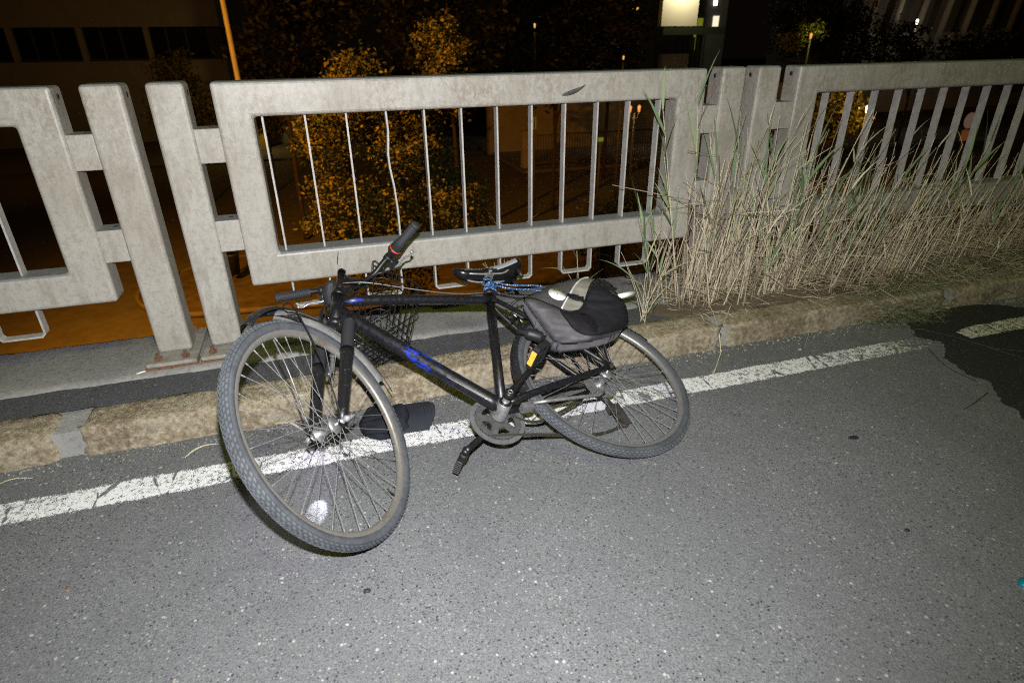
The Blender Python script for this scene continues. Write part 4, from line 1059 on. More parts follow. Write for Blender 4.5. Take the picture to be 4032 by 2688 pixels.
# ================================================================== PLANTS on the bridge
def add_blade(V, F, T, base, d, length, width, bend, tone, seg=6, side=None):
    """tapered bent blade (two-sided strip with a shallow fold)"""
    base = Vector(base); d = Vector(d).normalized(); bend = Vector(bend)
    s = side or d.cross(Vector((random.uniform(-1, 1), random.uniform(-1, 1), .3))).normalized()
    k = len(V); p = base.copy(); dd = d.copy()
    for i in range(seg+1):
        t = i/seg; w = width*(.55+.9*t if t < .35 else (1-t)/.65*.87+.02)
        V.append(p-s*w); V.append(p+s*w); T += [tone, tone]
        dd = (dd+bend*(1/seg)).normalized(); p = p+dd*length/seg
    for i in range(seg): F.append((k+2*i, k+2*i+1, k+2*i+3, k+2*i+2))
    return p
def add_stalk(V, F, T, base, d, length, r, bend, tone, seg=6, kink=None):
    p = Vector(base); dd = Vector(d).normalized(); k = len(V); pts = []
    for i in range(seg+1):
        t = i/seg; a = dd.orthogonal().normalized(); b = dd.cross(a); rr = r*(1-.55*t)
        for q in range(3):
            an = 2*math.pi*q/3; V.append(p+a*math.cos(an)*rr+b*math.sin(an)*rr); T.append(tone)
        pts.append(p.copy())
        if kink and i == kink: dd = (dd+Vector((random.uniform(-1.6, 1.6), random.uniform(-.8, .8), random.uniform(-1.2, .2)))).normalized()
        dd = (dd+Vector(bend)/seg).normalized(); p = p+dd*length/seg
    for i in range(seg):
        for q in range(3): w = (q+1) % 3; F.append((k+3*i+q, k+3*i+w, k+3*(i+1)+w, k+3*(i+1)+q))
    return pts, dd
def mesh_from(V, F, T, name, mat, parent=None, smooth=True):
    mb = MB(); mb.v = [tuple(v) for v in V]; mb.f = F; mb.mi = [0]*len(F); mb.sm = [smooth]*len(F); mb.attr = {'tone': T}
    return mb.build(name, mat, parent)
rnd = random.Random(11)
def ru(a, b): return rnd.uniform(a, b)
random.seed(5)
# density of dead stalks along the ledge
def stand_h(x):   # typical stalk height at position x
    if x < 1.5: return .30
    if x < 2.45: return .80
    if x < 3.2: return .66
    return .52
V, F, T = [], [], []; V2, F2, T2 = [], [], []
for i in range(860):
    x = 1.50+rnd.betavariate(.95, 1.35)*3.5
    if x < 1.62 and rnd.random() < .6: x += .3
    y = min(2.52, max(2.24, 2.40+rnd.gauss(0, .07))) if rnd.random() < .86 else ru(2.67, 2.78)
    L = stand_h(x)*(.30+.95*rnd.random()**1.25)*(.9 if y < 2.6 else .8)
    lean = Vector((rnd.gauss(.05 if x < 2.6 else .20, .17), rnd.gauss(-.04, .09), 1))
    pts, dd = add_stalk(V, F, T, (x, y, .115), lean, L, ru(.0018, .0042), (rnd.gauss(.04, .10), rnd.gauss(-.02, .06), -.02), (ru(.25, .85) if rnd.random() < .72 else ru(.85, 1)), 5, kink=(rnd.choice([2, 3, 4]) if rnd.random() < .30 else None))
    for j in range(rnd.choice([0, 0, 1, 1])):
        q = pts[rnd.choice([2, 3, 4, 5])]; a = rnd.random()*6.283
        add_blade(V, F, T, q, (math.cos(a)*.4, math.sin(a)*.3, 1), ru(.07, .22), ru(.0020, .0050), (math.cos(a)*ru(.0, .5), math.sin(a)*.2, ru(-.5, .0)), ru(.2, .95), 5)
o = mesh_from(V, F, T, 'dry_reed_stalks', M['straw'])
tag(o, 'dense stand of dry straw coloured reed stalks in front of the right-hand railing', 'reeds', kind='stuff')
V, F, T = [], [], []
for i in range(7000):
    x = 1.45+rnd.betavariate(1.5, 1.1)*3.6; y = rnd.gauss(2.36, .085)
    if x > 2.5: y = rnd.gauss(2.30, .10)
    if y > 2.78: y = 2.6
    y = max(2.13 if x > 2.3 else 2.2, y)
    hgt = (.02+.22*rnd.random()**2.2)*(1 if x > 1.9 else .5)*(1 if y > 2.24 else .3)
    a = rnd.random()*6.283; up_ = ru(-.15, .9) if rnd.random() < .5 else ru(-.1, .2)
    add_blade(V, F, T, (x, y, .115+hgt), (math.cos(a), math.sin(a)*.8, up_), ru(.04, .20), ru(.0009, .0024), (rnd.gauss(0, .4), rnd.gauss(0, .3), ru(-1.1, .1)), rnd.random()*.85, 4)
o = mesh_from(V, F, T, 'dead_grass_litter', M['litter'])
tag(o, 'matted dead grass and broken stems heaped along the kerb under the reeds', 'dead grass', kind='stuff')
V, F, T = [], [], []
for i in range(6500):
    x = ru(3.0, 5.4) if rnd.random() < .75 else rnd.gauss(2.72, .17); 
    y = rnd.gauss(2.24, .07) if x > 3.0 else rnd.gauss(2.10, .06)
    if x < 2.4: continue
    z = .11 if y > 2.15 else max(.003, .11*(y-2.06)/.09)
    a = rnd.random()*6.283
    add_blade(V, F, T, (x, y, z+.10*rnd.random()**3), (math.cos(a), math.sin(a), ru(0, 1.2)), ru(.03, .11), ru(.0008, .0018), (rnd.gauss(0, .6), rnd.gauss(0, .6), ru(-1.3, -.2)), rnd.random(), 3)
o = mesh_from(V, F, T, 'low_grass', M['short_grass'])
tag(o, 'low green grass creeping over the kerb at the right beside the black patch', 'grass', kind='stuff')
# soil gathered under the reeds
mb = MB(); vs = []; nx, ny = 150, 14
for i in range(nx+1):
    x = 1.35+4.2*i/nx
    for j in range(ny+1):
        v = j/ny; y = 2.205+.42*v+.02*noise.noise(Vector((x*6, v*3, 0))); e = min(1, (x-1.35)/.5)*math.sin(math.pi*min(1, v*1.05+.02))
        vs.append((x, y, .108+.045*e*(.6+.8*abs(noise.noise(Vector((x*3, y*8, 4)))))+.006*noise.noise(Vector((x*30, y*30, 0)))))
mb.add(vs, [(i*(ny+1)+j, (i+1)*(ny+1)+j, (i+1)*(ny+1)+j+1, i*(ny+1)+j+1) for i in range(nx) for j in range(ny)], 0, True)
structure(mb.build('soil_bank', M['soil']))

def reed(x, y, hgt, lean, label, nleaf=5, leaf=.22, droop=.3, green=1.0, z=.12):
    root = empty('reed', (x, y, z), label, 'reed', 'green-topped reeds growing at the foot of the railing')
    V, F, T = [], [], []
    pts, dd = add_stalk(V, F, T, (x, y, z), (lean[0], lean[1], 1), hgt*.80, .0030, (lean[0]*.25, lean[1]*.3, 0), ru(.4, .8), 9)
    mesh_from(V, F, T, 'stalk', M['straw'], root)
    for j in range(nleaf):
        q = pts[min(9, max(3, 9-j))]; a = rnd.random()*6.283; up_ = .9+.5*rnd.random()
        d = dd*1.5+Vector((math.cos(a)*.5, math.sin(a)*.25, 0))
        V, F, T = [], [], []
        g = ru(0, .62) if rnd.random() < green else ru(.8, 1)
        add_blade(V, F, T, q, d, leaf*ru(.7, 1.2), ru(.0050, .0095), (math.cos(a)*ru(.1, droop), math.sin(a)*.2, -ru(0, droop)), g, 8)
        mesh_from(V, F, T, 'leaf', M['green_leaf'], root)
    return root
RL = [(1.60,2.40,1.16,(-.20,-.05),'tallest green reed, arching over the end of the middle railing'),
 (1.71,2.44,1.14,(-.10,-.02),'tall thin reed whose tip rises above the first right-hand post'),
 (1.60,2.38,.92,(-.22,-.04),'reed leaning left across the end stile of the middle railing'),
 (1.75,2.40,.84,(-.05,-.03),None),(1.86,2.42,.86,(-.02,-.02),'reed with broad upright leaves before the first right-hand post'),
 (1.95,2.40,.74,(.05,-.04),None),(2.06,2.40,.86,(-.08,-.03),'reed with fresh leaves before the second right-hand post'),
 (2.16,2.38,.70,(.08,-.06),None),(2.24,2.42,.82,(.04,-.02),'bushy reed top at the left end of the right-hand railing'),
 (2.34,2.38,.62,(.10,-.05),None),(2.40,2.37,.56,(.18,-.08),None),(2.57,2.36,.66,(-.04,-.05),None),(2.70,2.36,.64,(.12,-.05),None),
 (3.02,2.36,.72,(.26,-.04),None),(3.18,2.38,.86,(.22,-.02),'reed with a dark green tuft among the bars of the right-hand railing'),(3.5,2.36,.60,(.2,-.05),None),(2.0,2.30,.42,(.1,-.1),None),(2.45,2.28,.40,(.05,-.1),None),
 (1.52,2.38,.52,(-.30,-.12),'short reed leaning out left over the lower beam of the middle railing'),(1.48,2.42,.62,(-.24,-.06),'reed with spiky leaves in front of the last bar of the middle railing'),
 (3.78,2.34,.55,(.25,-.05),None),(4.05,2.36,.62,(.3,-.05),None)]
for x, y, h_, ln, lb in RL:
    reed(x, y, h_, ln, lb or 'green-topped reed standing in the thick of the dry reeds', nleaf=rnd.choice([6, 7, 8]), leaf=.22 if h_ > .6 else .15)
# little outlying plants beside the bag
for x, y, n_, sp, lb in ((1.33, 2.24, 9, .30, 'small pale reed tuft rooted in the footway just right of the bag'), (1.40, 2.33, 8, .26, 'small green reed tuft behind the one right of the bag'), (1.16, 2.62, 5, .24, 'thin green shoot on the ledge behind the bag'), (.80, 2.76, 8, .34, 'grass plant at the ledge edge between saddle and bag'), (-1.42, 2.46, 26, .13, 'low grass tuft on the concrete ledge at the left edge')):
    root = empty('grass_plant', (x, y, .12), lb, 'plant', None)
    for k in range(n_):
        V, F, T = [], [], []; a = rnd.random()*6.283; up_ = ru(.8, 2.2) if x > 0 else ru(.2, 1.2)
        tn = ru(0, .7) if rnd.random() < .55 else ru(.8, 1)
        if rnd.random() < .45:
            pts, dd = add_stalk(V, F, T, (x+ru(-.02, .02), y+ru(-.02, .02), .115), (math.cos(a)*.3, math.sin(a)*.3, up_), sp*ru(.7, 1.3), .0018, (math.cos(a)*.3, 0, -.2), ru(.3, .8), 5)
            mesh_from(V, F, T, 'stalk', M['straw'], root)
            V, F, T = [], [], []; add_blade(V, F, T, pts[4], dd+Vector((math.cos(a), 0, .3)), sp*.6, .004, (math.cos(a)*.5, 0, -.5), tn, 5); mesh_from(V, F, T, 'leaf', M['green_leaf'], root)
        else:
            add_blade(V, F, T, (x+ru(-.02, .02), y+ru(-.02, .02), .115), (math.cos(a)*.6, math.sin(a)*.4, up_), sp*ru(.6, 1.2), ru(.0022, .0040), (math.cos(a)*.6, math.sin(a)*.3, -.5), tn, 5); mesh_from(V, F, T, 'leaf', M['green_leaf'], root)

# small things lying on the road
def flat_blade(p0, p1, w, label, z=.004, arch=.01):
    a = Vector((*p0, z)); b = Vector((*p1, z)); n = Vector((-(b-a).y, (b-a).x, 0)).normalized(); V, F, T = [], [], []
    for i in range(9):
        t = i/8; c_ = a.lerp(b, t)+Vector((0, 0, arch*math.sin(math.pi*t)))+n*.012*math.sin(math.pi*t); ww = w*(math.sin(math.pi*min(1, t*.9+.08)))**.7
        V += [c_-n*ww, c_+n*ww+Vector((0, 0, .001))]; T += [.6, .6]
    F = [(2*i, 2*i+2, 2*i+3, 2*i+1) for i in range(8)]
    o = mesh_from(V, F, T, 'dry_leaf_blade', M['straw']); tag(o, label, 'dry leaf'); return o
flat_blade((-.585, 1.955), (-.480, 2.005), .0045, 'dry pale reed blade on the asphalt left of the front wheel')
flat_blade((-1.16, 1.97), (-1.05, 1.995), .0022, 'thin dry stem on the asphalt at the left edge above the white line')
flat_blade((-.30, 2.076), (-.195, 2.00), .0050, 'dry reed blade seen through the front wheel spokes at the kerb foot')
flat_blade((.10, 2.01), (.22, 2.06), .0016, 'thin dry stem on the asphalt just above the cap', arch=.004)
V, F, T = [], [], []
p = [(1.78, 2.25, .13), (1.70, 2.09, .09), (1.62, 2.02, .01), (1.50, 1.90, .004)]
for (x0, y0, z0, x1, y1, z1, r) in ((1.80, 2.24, .125, 1.62, 2.06, .085, .003), (1.62, 2.06, .085, 1.60, 2.01, .03, .0045), (1.61, 2.015, .03, 1.50, 1.90, .006, .0035)):
    a, b = Vector((x0, y0, z0)), Vector((x1, y1, z1)); add_stalk(V, F, T, a, b-a, (b-a).length*1.2, r, (0, 0, 0), .5, 3)
for k in range(5): a = ru(2.6, 3.7); add_blade(V, F, T, (1.51, 1.91, .008), (math.cos(a)*.4-.3, -.6+ru(-.1, .1), 0), .07, .0016, (0, 0, 0), .6, 3)
o = mesh_from(V, F, T, 'broken_reed', M['straw']); tag(o, 'broken dry reed hanging over the kerb joint onto the road', 'reed')
V, F, T = [], [], []
add_stalk(V, F, T, (2.20, 2.12, .10), (-.25, -.23, -.07), .36, .0024, (0, 0, .1), .4, 5)
o = mesh_from(V, F, T, 'fallen_reed', M['straw']); tag(o, 'single dry stem fallen from the kerb across the asphalt right of the rear wheel', 'reed')
def blob(name, x, y, rx, ry, h_, mat, label, cat, z=0):
    mb = MB(); N = 16; vs = []
    for j, (k, zz) in enumerate(((1, 0), (.92, h_*.6), (.6, h_), (0.01, h_*1.05))):
        for i in range(N):
            a = 2*math.pi*i/N; q = 1+.25*noise.noise(Vector((math.cos(a)*1.5+x*9, math.sin(a)*1.5+y*9, 0)))
            vs.append((x+rx*k*q*math.cos(a), y+ry*k*q*math.sin(a), z+zz+.0005))
    mb.add(vs, [(j*N+i, j*N+(i+1) % N, (j+1)*N+(i+1) % N, (j+1)*N+i) for j in range(3) for i in range(N)], 0, True)
    return tag(mb.build(name, mat), label, cat)
blob('pebble', -.038, 1.184, .010, .007, .006, M['hole'], 'small black lump on the asphalt below the front wheel', 'pebble')
blob('leaf_scrap', 1.680, 1.326, .020, .012, .003, M['hole'], 'dark leaf scrap on the asphalt to the right of the rear wheel', 'leaf')
blob('pebble', 1.470, .916, .009, .006, .004, M['hole'], 'small dark speck of grit low on the right of the road', 'pebble')
blob('pebble', -.79, 1.44, .007, .006, .003, M['rust'], 'reddish brown speck on the asphalt at the lower left', 'pebble')
blob('white_stone', 1.985, 1.95, .010, .008, .005, M['mortar'], 'pale pebble on the asphalt between kerb and white line', 'pebble')
blob('bottle_cap', 1.596, .668, .020, .020, .012, simple('teal_plastic', (.0, .19, .24), .4), 'teal plastic cap cut by the right edge of the photo', 'plastic cap')
for x0, y0, z0, dx, dy, lb in ((-.80, 2.425, .1215, .05, .022, 'cigarette end beside the rusty foot of the left-hand post'), (2.80, 2.05, .006, .030, .020, 'white cigarette end at the kerb foot beside the black patch')):
    mb = MB(); mb.tube([(x0, y0, z0+.003), (x0+dx*.7, y0+dy*.7, z0+.003)], .0030, 10); tag(mb.build('cigarette_end', M['white_reflective']), lb, 'cigarette')

mb = MB(); rg = random.Random(4)
for k in range(900):
    x = rg.uniform(-1.6, 3.6); y = 2.070-abs(rg.gauss(0, .035)); r_ = rg.uniform(.0012, .0042)*(1.6 if rg.random() < .05 else 1)
    mb.lathe((x, y, 0), (rg.uniform(-.3, .3), rg.uniform(-.3, .3), 1), [(r_, 0), (r_*.9, r_*.7), (0, r_*.9)], 5, smooth=False)
tag(mb.build('gutter_grit', M['mortar']), 'fine grit and tiny stones gathered along the foot of the kerb', 'grit', kind='stuff')

# ================================================================== BELOW THE BRIDGE
ZG = -6.0
M['low_asphalt'] = m_concrete('street_asphalt', (.075, .073, .071), (.095, .093, .090), (.115, .112, .108))
M['low_pave'] = m_concrete('street_pavement', (.10, .095, .09), (.13, .125, .12), (.16, .15, .145))
M['low_soil'] = m_concrete('planted_soil', (.05, .045, .03), (.09, .08, .05), (.13, .11, .07))
def slab(name, pts, z0, z1, mat):
    mb = MB(); n = len(pts); mb.add([(x, y, z1) for x, y in pts]+[(x, y, z0) for x, y in pts], [tuple(range(n))]+[(i, i+n, (i+1) % n+n, (i+1) % n) for i in range(n)]); return structure(fix_normals(mb.build(name, mat)))
mb = MB(); mb.box((-160, 2.9, ZG-1), (200, 240, ZG)); structure(mb.build('lower_road', M['low_asphalt']))
slab('lower_pavement', [(-90, 49), (12, 46.5), (12, 75), (-90, 75)], ZG, ZG+.14, M['low_pave'])
cv = [(-5.6+3.6*math.sin(R_(a))-.6, 22.0-3.4*math.cos(R_(a))) for a in range(-80, 1, 10)]
isl = [(-6.2+2.6*(1-math.cos(R_(a))), 21.4-2.8*math.sin(R_(a))) for a in range(0, 91, 10)]+[(9, 17.0), (13, 19), (13, 22.6), (2, 24.5), (-4.4, 24.0)]
slab('planting_bed', isl, ZG, ZG+.12, M['low_soil'])
mb = MB(); mb.tube([(x, y, ZG+.09) for x, y in isl], .09, 6, closed=True); structure(mb.build('bed_kerb', M['low_pave']))
slab('far_pavement', [(12.1, 36.2), (75, 34), (75, 60), (12.1, 60)], ZG, ZG+.16, M['low_pave'])
for x, y, w, l in ((-7.9, 24.1, .8, .35), (-9.3, 23.7, .7, .3), (-7.4, 25.0, .25, .6), (-9.0, 22.2, .3, .7)):
    mb = MB(); mb.box((x, y, ZG+.001), (x+w, y+l, ZG+.006)); structure(mb.build('road_marking', M['low_pave']))

SOD = (1.0, .34, .02)
def lamp_spot(name, loc, aim, power, color, size=130, blend=.8, soft=.15):
    d = bpy.data.lights.new(name, 'SPOT'); o = bpy.data.objects.new(name, d); COL.objects.link(o); o.location = loc
    d.energy = power; d.color = color; d.spot_size = R_(size); d.spot_blend = blend; d.shadow_soft_size = soft
    o.rotation_euler = (Vector(aim)-Vector(loc)).to_track_quat('-Z', 'Y').to_euler(); return o
def lamp_point(name, loc, power, color, soft=.1):
    d = bpy.data.lights.new(name, 'POINT'); o = bpy.data.objects.new(name, d); COL.objects.link(o); o.location = loc
    d.energy = power; d.color = color; d.shadow_soft_size = soft; return o
def m_emit(name, col, s):
    t = NT(name); t.b.inputs['Emission Color'].default_value = (*col, 1); t.b.inputs['Emission Strength'].default_value = s; t.color((.02, .02, .02)); return t.m
M['sodium'] = m_emit('sodium_bulb', (1.0, .55, .12), 12)
M['lit_white'] = m_emit('lit_window_white', (1.0, .90, .65), 1.0)
M['lit_amber'] = m_emit('lit_window_amber', (1.0, .55, .10), .9)
M['lit_white_hot'] = m_emit('lamp_glass_white', (1.0, .93, .78), 5)
M['lit_green'] = m_emit('lit_sign_green', (.45, .50, .04), .30)
M['lit_disc'] = m_emit('lit_disc', (.9, .55, .38), .10)
M['pole'] = simple('painted_lamp_pole', (.34, .33, .31), .6, 0, .1, 5)
M['wall_cream'] = simple('rendered_wall', (.30, .285, .26), .9, 0, .12, 1.2)
M['wall_dark'] = simple('dark_cladding', (.055, .055, .055), .8, 0, .2, 1.2)
M['wall_grey'] = simple('grey_panel', (.16, .16, .16), .8, 0, .15, 1.0)
M['glass'] = simple('dark_window_glass', (.01, .012, .014), .15)
M['fence_m'] = simple('fence_steel', (.11, .105, .10), .6, .2)
M['bin'] = simple('dark_green_bin', (.018, .024, .02), .5)

def street_lamp(name, x, y, top, arm, label, group=None):
    root = empty('street_lamp', (x, y, ZG), label, 'street lamp', group)
    mb = MB(); mb.tube([(x, y, ZG), (x, y, ZG+1.2), (x, y, top)], [.11, .10, .06], 12); mb.build('pole', M['pole'], root)
    mb = MB(); mb.tube(spline([(x, y, top-.05), (x+arm[0]*.5, y+arm[1]*.5, top+.35), (x+arm[0], y+arm[1], top+.35)], 5), .045, 8); mb.build('arm', M['pole'], root)
    hx, hy, hz = x+arm[0], y+arm[1], top+.33
    mb = MB(); d = Vector((arm[0], arm[1], 0)).normalized(); p = Vector((-d.y, d.x, 0)); mb.obox((hx, hy, hz+.05), d*.35, p*.14, (0, 0, .07)); mb.build('lamp_head', M['pole'], root, .03, 2)
    mb = MB(); mb.obox((hx, hy, hz-.035), d*.25, p*.10, (0, 0, .012)); mb.build('bulb', M['sodium'], root)
    return (hx, hy, hz-.10)
h1 = street_lamp('a', -1.98, 22.0, 6.2, (-1.4, -1.6), 'orange-lit lamp pole rising out of the picture left of the lit tree')
lamp_spot('sodium_light', h1, (h1[0]-2.5, h1[1]+1, ZG), 500, SOD, 140, .8)
h2 = street_lamp('b', -9.6, 10.0, 3.9, (1.6, .4), 'street lamp outside the picture that lights the tree and the lower road')
lamp_spot('sodium_light', h2, (h2[0]+7.0, h2[1]+5.0, -2.5), 15500, SOD, 120, .9)
lamp_spot('sodium_light', (-12, 40, 7), (-14, 52, -5), 480, SOD, 140, .9)
lamp_spot('sodium_light', (14, 17, 2.9), (15, 24, ZG), 320, SOD, 140, .9)

# street tree: trunk, limbs and a crown of leaf clumps
def tree(name, x, y, z0, trunk_h, blobs, n, size, mat, label, group=None, seed=1, tr=.14, limbs=5):
    rg = random.Random(seed); root = empty('tree', (x, y, z0), label, 'tree', group)
    top = Vector((x+rg.uniform(-.2, .2), y, z0+trunk_h))
    mb = MB(); mb.tube(spline([(x, y, z0-.05), (x+.05, y, z0+trunk_h*.5), top], 5), [tr*1.25]+[tr]*5+[tr*.8]*5, 10)
    for k in range(limbs):
        b = blobs[k % len(blobs)]; e = Vector(b[0]); mb.tube(spline([Vector((x, y, z0+trunk_h*(.55+.4*rg.random()))), top.lerp(e, .5)+Vector((0, 0, -.2)), e+Vector((0, 0, b[1][2]*.3))], 5), [tr*.5]*5+[tr*.32]*5+[tr*.1], 7)
    mb.build('trunk', M['bark'], root)
    V, F, T = [], [], []; tot = sum(b[1][0]*b[1][1]*b[1][2] for b in blobs)
    for c_, r in blobs:
        m = int(n*(r[0]*r[1]*r[2])/tot); nc = max(6, m//34); cl = []
        for k in range(nc):
            while True:
                u = Vector((rg.uniform(-1, 1), rg.uniform(-1, 1), rg.uniform(-1, 1)))
                if .35 < u.length < 1: break
            u = u*(.75+.25*rg.random())
            cl.append((Vector(c_)+Vector((u.x*r[0], u.y*r[1], u.z*r[2])), rg.random()))
        for k in range(m):
            cc, tn = cl[rg.randrange(nc)]; sp = size*2.3
            p = cc+Vector((rg.gauss(0, sp), rg.gauss(0, sp), rg.gauss(0, sp*.8)))
            a = Vector((rg.gauss(0, 1), rg.gauss(0, 1), rg.gauss(0, .6))).normalized(); b = a.orthogonal().normalized()*.75; b = Matrix.Rotation(rg.random()*6.28, 3, a) @ b
            s = size*rg.uniform(.6, 1.25); q = len(V); c2 = a.cross(b)
            V += [p-a*s, p+b*s*.7+c2*s*.1, p+a*s, p-b*s*.7+c2*s*.1]; F.append((q, q+1, q+2, q+3)); t_ = min(1, max(0, tn*.85+rg.random()*.15)); T += [t_]*4
    mesh_from(V, F, T, 'crown', mat, root, False); return root
tree('orange', 1.75, 14.2, ZG+.1, 2.6, [((.95, 14.0, .35), (.75, .9, 1.0)), ((.30, 14.0, -.5), (.75, .9, .8)), ((2.85, 14.1, .75), (.60, .8, 1.25)), ((1.9, 14.0, -.6), (1.1, 1.1, 1.0)), ((.45, 13.8, -2.1), (.95, 1.0, 1.1)), ((1.6, 13.8, -2.4), (1.0, 1.0, 1.0)), ((2.9, 13.9, -1.9), (.95, .9, .9)), ((1.3, 13.8, -3.6), (1.2, 1.0, .7)), ((3.3, 13.9, -2.6), (.6, .7, .5))], 34000, .052, M['foliage'], 'leafy street tree lit orange by the street lamp, behind the middle railing', seed=3)
DT = 'dark trees beyond the railing'
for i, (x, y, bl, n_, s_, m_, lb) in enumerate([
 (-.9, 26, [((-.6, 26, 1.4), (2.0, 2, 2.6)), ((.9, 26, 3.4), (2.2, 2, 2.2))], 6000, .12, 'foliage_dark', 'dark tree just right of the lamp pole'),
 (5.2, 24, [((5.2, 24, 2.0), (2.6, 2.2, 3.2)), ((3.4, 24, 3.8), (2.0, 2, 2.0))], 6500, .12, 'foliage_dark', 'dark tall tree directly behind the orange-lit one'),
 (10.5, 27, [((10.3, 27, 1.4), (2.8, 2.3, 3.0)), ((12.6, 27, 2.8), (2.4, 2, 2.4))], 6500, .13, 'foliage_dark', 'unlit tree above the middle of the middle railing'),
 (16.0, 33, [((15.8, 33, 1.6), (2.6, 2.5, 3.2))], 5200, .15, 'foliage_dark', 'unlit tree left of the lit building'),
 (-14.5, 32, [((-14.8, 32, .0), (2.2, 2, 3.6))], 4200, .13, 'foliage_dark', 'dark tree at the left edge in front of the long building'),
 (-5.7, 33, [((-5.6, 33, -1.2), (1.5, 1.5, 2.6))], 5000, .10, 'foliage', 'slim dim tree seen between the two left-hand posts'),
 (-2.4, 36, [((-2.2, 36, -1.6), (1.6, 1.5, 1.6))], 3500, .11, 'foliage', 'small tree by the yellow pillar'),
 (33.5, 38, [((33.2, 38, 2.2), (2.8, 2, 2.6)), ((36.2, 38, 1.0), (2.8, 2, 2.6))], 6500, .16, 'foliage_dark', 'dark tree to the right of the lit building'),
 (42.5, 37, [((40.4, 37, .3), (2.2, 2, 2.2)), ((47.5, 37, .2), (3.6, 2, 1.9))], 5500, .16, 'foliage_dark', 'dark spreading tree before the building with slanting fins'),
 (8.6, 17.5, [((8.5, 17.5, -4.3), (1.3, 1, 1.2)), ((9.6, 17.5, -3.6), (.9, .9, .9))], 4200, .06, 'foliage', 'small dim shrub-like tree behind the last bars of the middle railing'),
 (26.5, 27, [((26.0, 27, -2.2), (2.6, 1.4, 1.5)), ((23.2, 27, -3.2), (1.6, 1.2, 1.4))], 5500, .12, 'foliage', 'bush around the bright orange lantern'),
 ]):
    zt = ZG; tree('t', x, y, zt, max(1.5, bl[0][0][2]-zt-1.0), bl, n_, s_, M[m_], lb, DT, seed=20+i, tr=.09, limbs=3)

# the bridge's own street lamp stands behind the photographer and fills the flash shadows with yellow-green light
root = empty('street_lamp', (1.6, -4.2, 0), 'bridge street lamp standing behind the photographer', 'street lamp')
mb = MB(); mb.tube([(1.6, -4.2, 0), (1.6, -4.2, 7.2)], [.09, .06], 12); mb.build('pole', M['pole'], root)
mb = MB(); mb.tube(spline([(1.6, -4.2, 7.1), (1.4, -3.2, 7.6), (1.0, -2.0, 7.6)], 5), .04, 8); mb.build('arm', M['pole'], root)
mb = MB(); mb.obox((.9, -1.7, 7.62), (.05, .45, 0), (.2, -.02, 0), (0, 0, .06)); mb.build('lamp_head', M['pole'], root, .03, 2)
lamp_point('bridge_lamp_light', (.9, -1.7, 7.2), 300, (.90, 1.0, .13), .55)
# added lights and glowing lens imitate a flash reflection on the asphalt
_lp = lc+Vector((.010, -.036, -.030)); _tgt = Vector((-.157, 1.53, 0))
mb = MB(); mb.lathe(_lp, (_tgt-_lp), [(0, .004), (.008, .003), (.010, -.004)], 14); mb.build('added_lens', m_emit('added_lens_glow', (.9, .93, 1.0), 3), bpy.data.objects['front_lamp'])
lamp_spot('added_glint_light', _lp+(_tgt-_lp).normalized()*.012, _tgt, 200, (.88, .88, 1.0), 5.2, .35, .004)
lamp_spot('added_glint_light', _lp+(_tgt-_lp).normalized()*.012, _tgt+Vector((-.06, .12, 0)), 7, (.80, .70, 1.0), 34, .8, .004)

# ---------------- buildings, signs and lamps beyond
def quadbox(mb, o, ex, lx, ly, z0, z1, x0=0, y0=0):
    """box in a building's own frame: o origin, ex direction along the facade"""
    ex = Vector((*ex, 0)).normalized(); ey = Vector((-ex.y, ex.x, 0)); o = Vector(o)
    a = o+ex*x0+ey*y0; vs = [a, a+ex*lx, a+ex*lx+ey*ly, a+ey*ly]
    mb.add([(v.x, v.y, z) for z in (z0, z1) for v in vs], [(0,3,2,1),(4,5,6,7),(0,1,5,4),(1,2,6,5),(2,3,7,6),(3,0,4,7)])
# long low building on the left, seen behind the pole
O_ = (-62, 61, 0); EX = (1, -.02)
b = empty('building', (-36, 62, ZG), 'long low building with one dark band of windows at the upper left', 'building')
mb = MB(); quadbox(mb, O_, EX, 56, 9, ZG+.1, .35); mb.build('wall', M['wall_cream'], b)
mb = MB(); quadbox(mb, O_, EX, 56, 9, 2.75, 11.5); mb.build('wall', M['wall_cream'], b)
mb = MB(); quadbox(mb, O_, EX, 56, 8, .35, 2.75, y0=.7); mb.build('back_wall', M['wall_dark'], b)
k = 0; x = 8.0
while x < 55:
    mb = MB(); quadbox(mb, O_, EX, .38, .62, .35, 2.75, x0=x, y0=.04); mb.build('pier', M['wall_cream'], b)
    mb = MB(); quadbox(mb, O_, EX, 4.0, .04, .50, 2.62, x0=x+.45, y0=.40); w = mb.build('window', M['glass'], b)
    for fx in (1.5, 2.9):
        mb = MB(); quadbox(mb, O_, EX, .16, .08, .50, 2.62, x0=x+fx, y0=.33); mb.build('mullion', M['wall_dark'], w)
    mb = MB(); quadbox(mb, O_, EX, 4.2, .10, .36, .50, x0=x+.40, y0=.32); mb.build('sill', M['wall_dark'], w)
    x += 4.7
# yellow lit pillar with a wall next to it
o = MB(); o.box((-4.75, 52.0, ZG+.14), (-3.55, 53.2, -1.2)); tag(o.build('pillar', simple('yellow_render', (.55, .36, .05), .8)), 'yellow lit pillar seen at the left end of the middle railing opening', 'pillar')
lamp_point('pillar_light', (-4.2, 50.6, -2.6), 130, (1.0, .75, .2))
o = MB(); o.box((-3.4, 54.5, ZG+.14), (9.5, 54.9, -3.3)); tag(o.build('low_wall', M['wall_cream']), 'low pale wall behind the small trees right of the yellow pillar', 'wall')
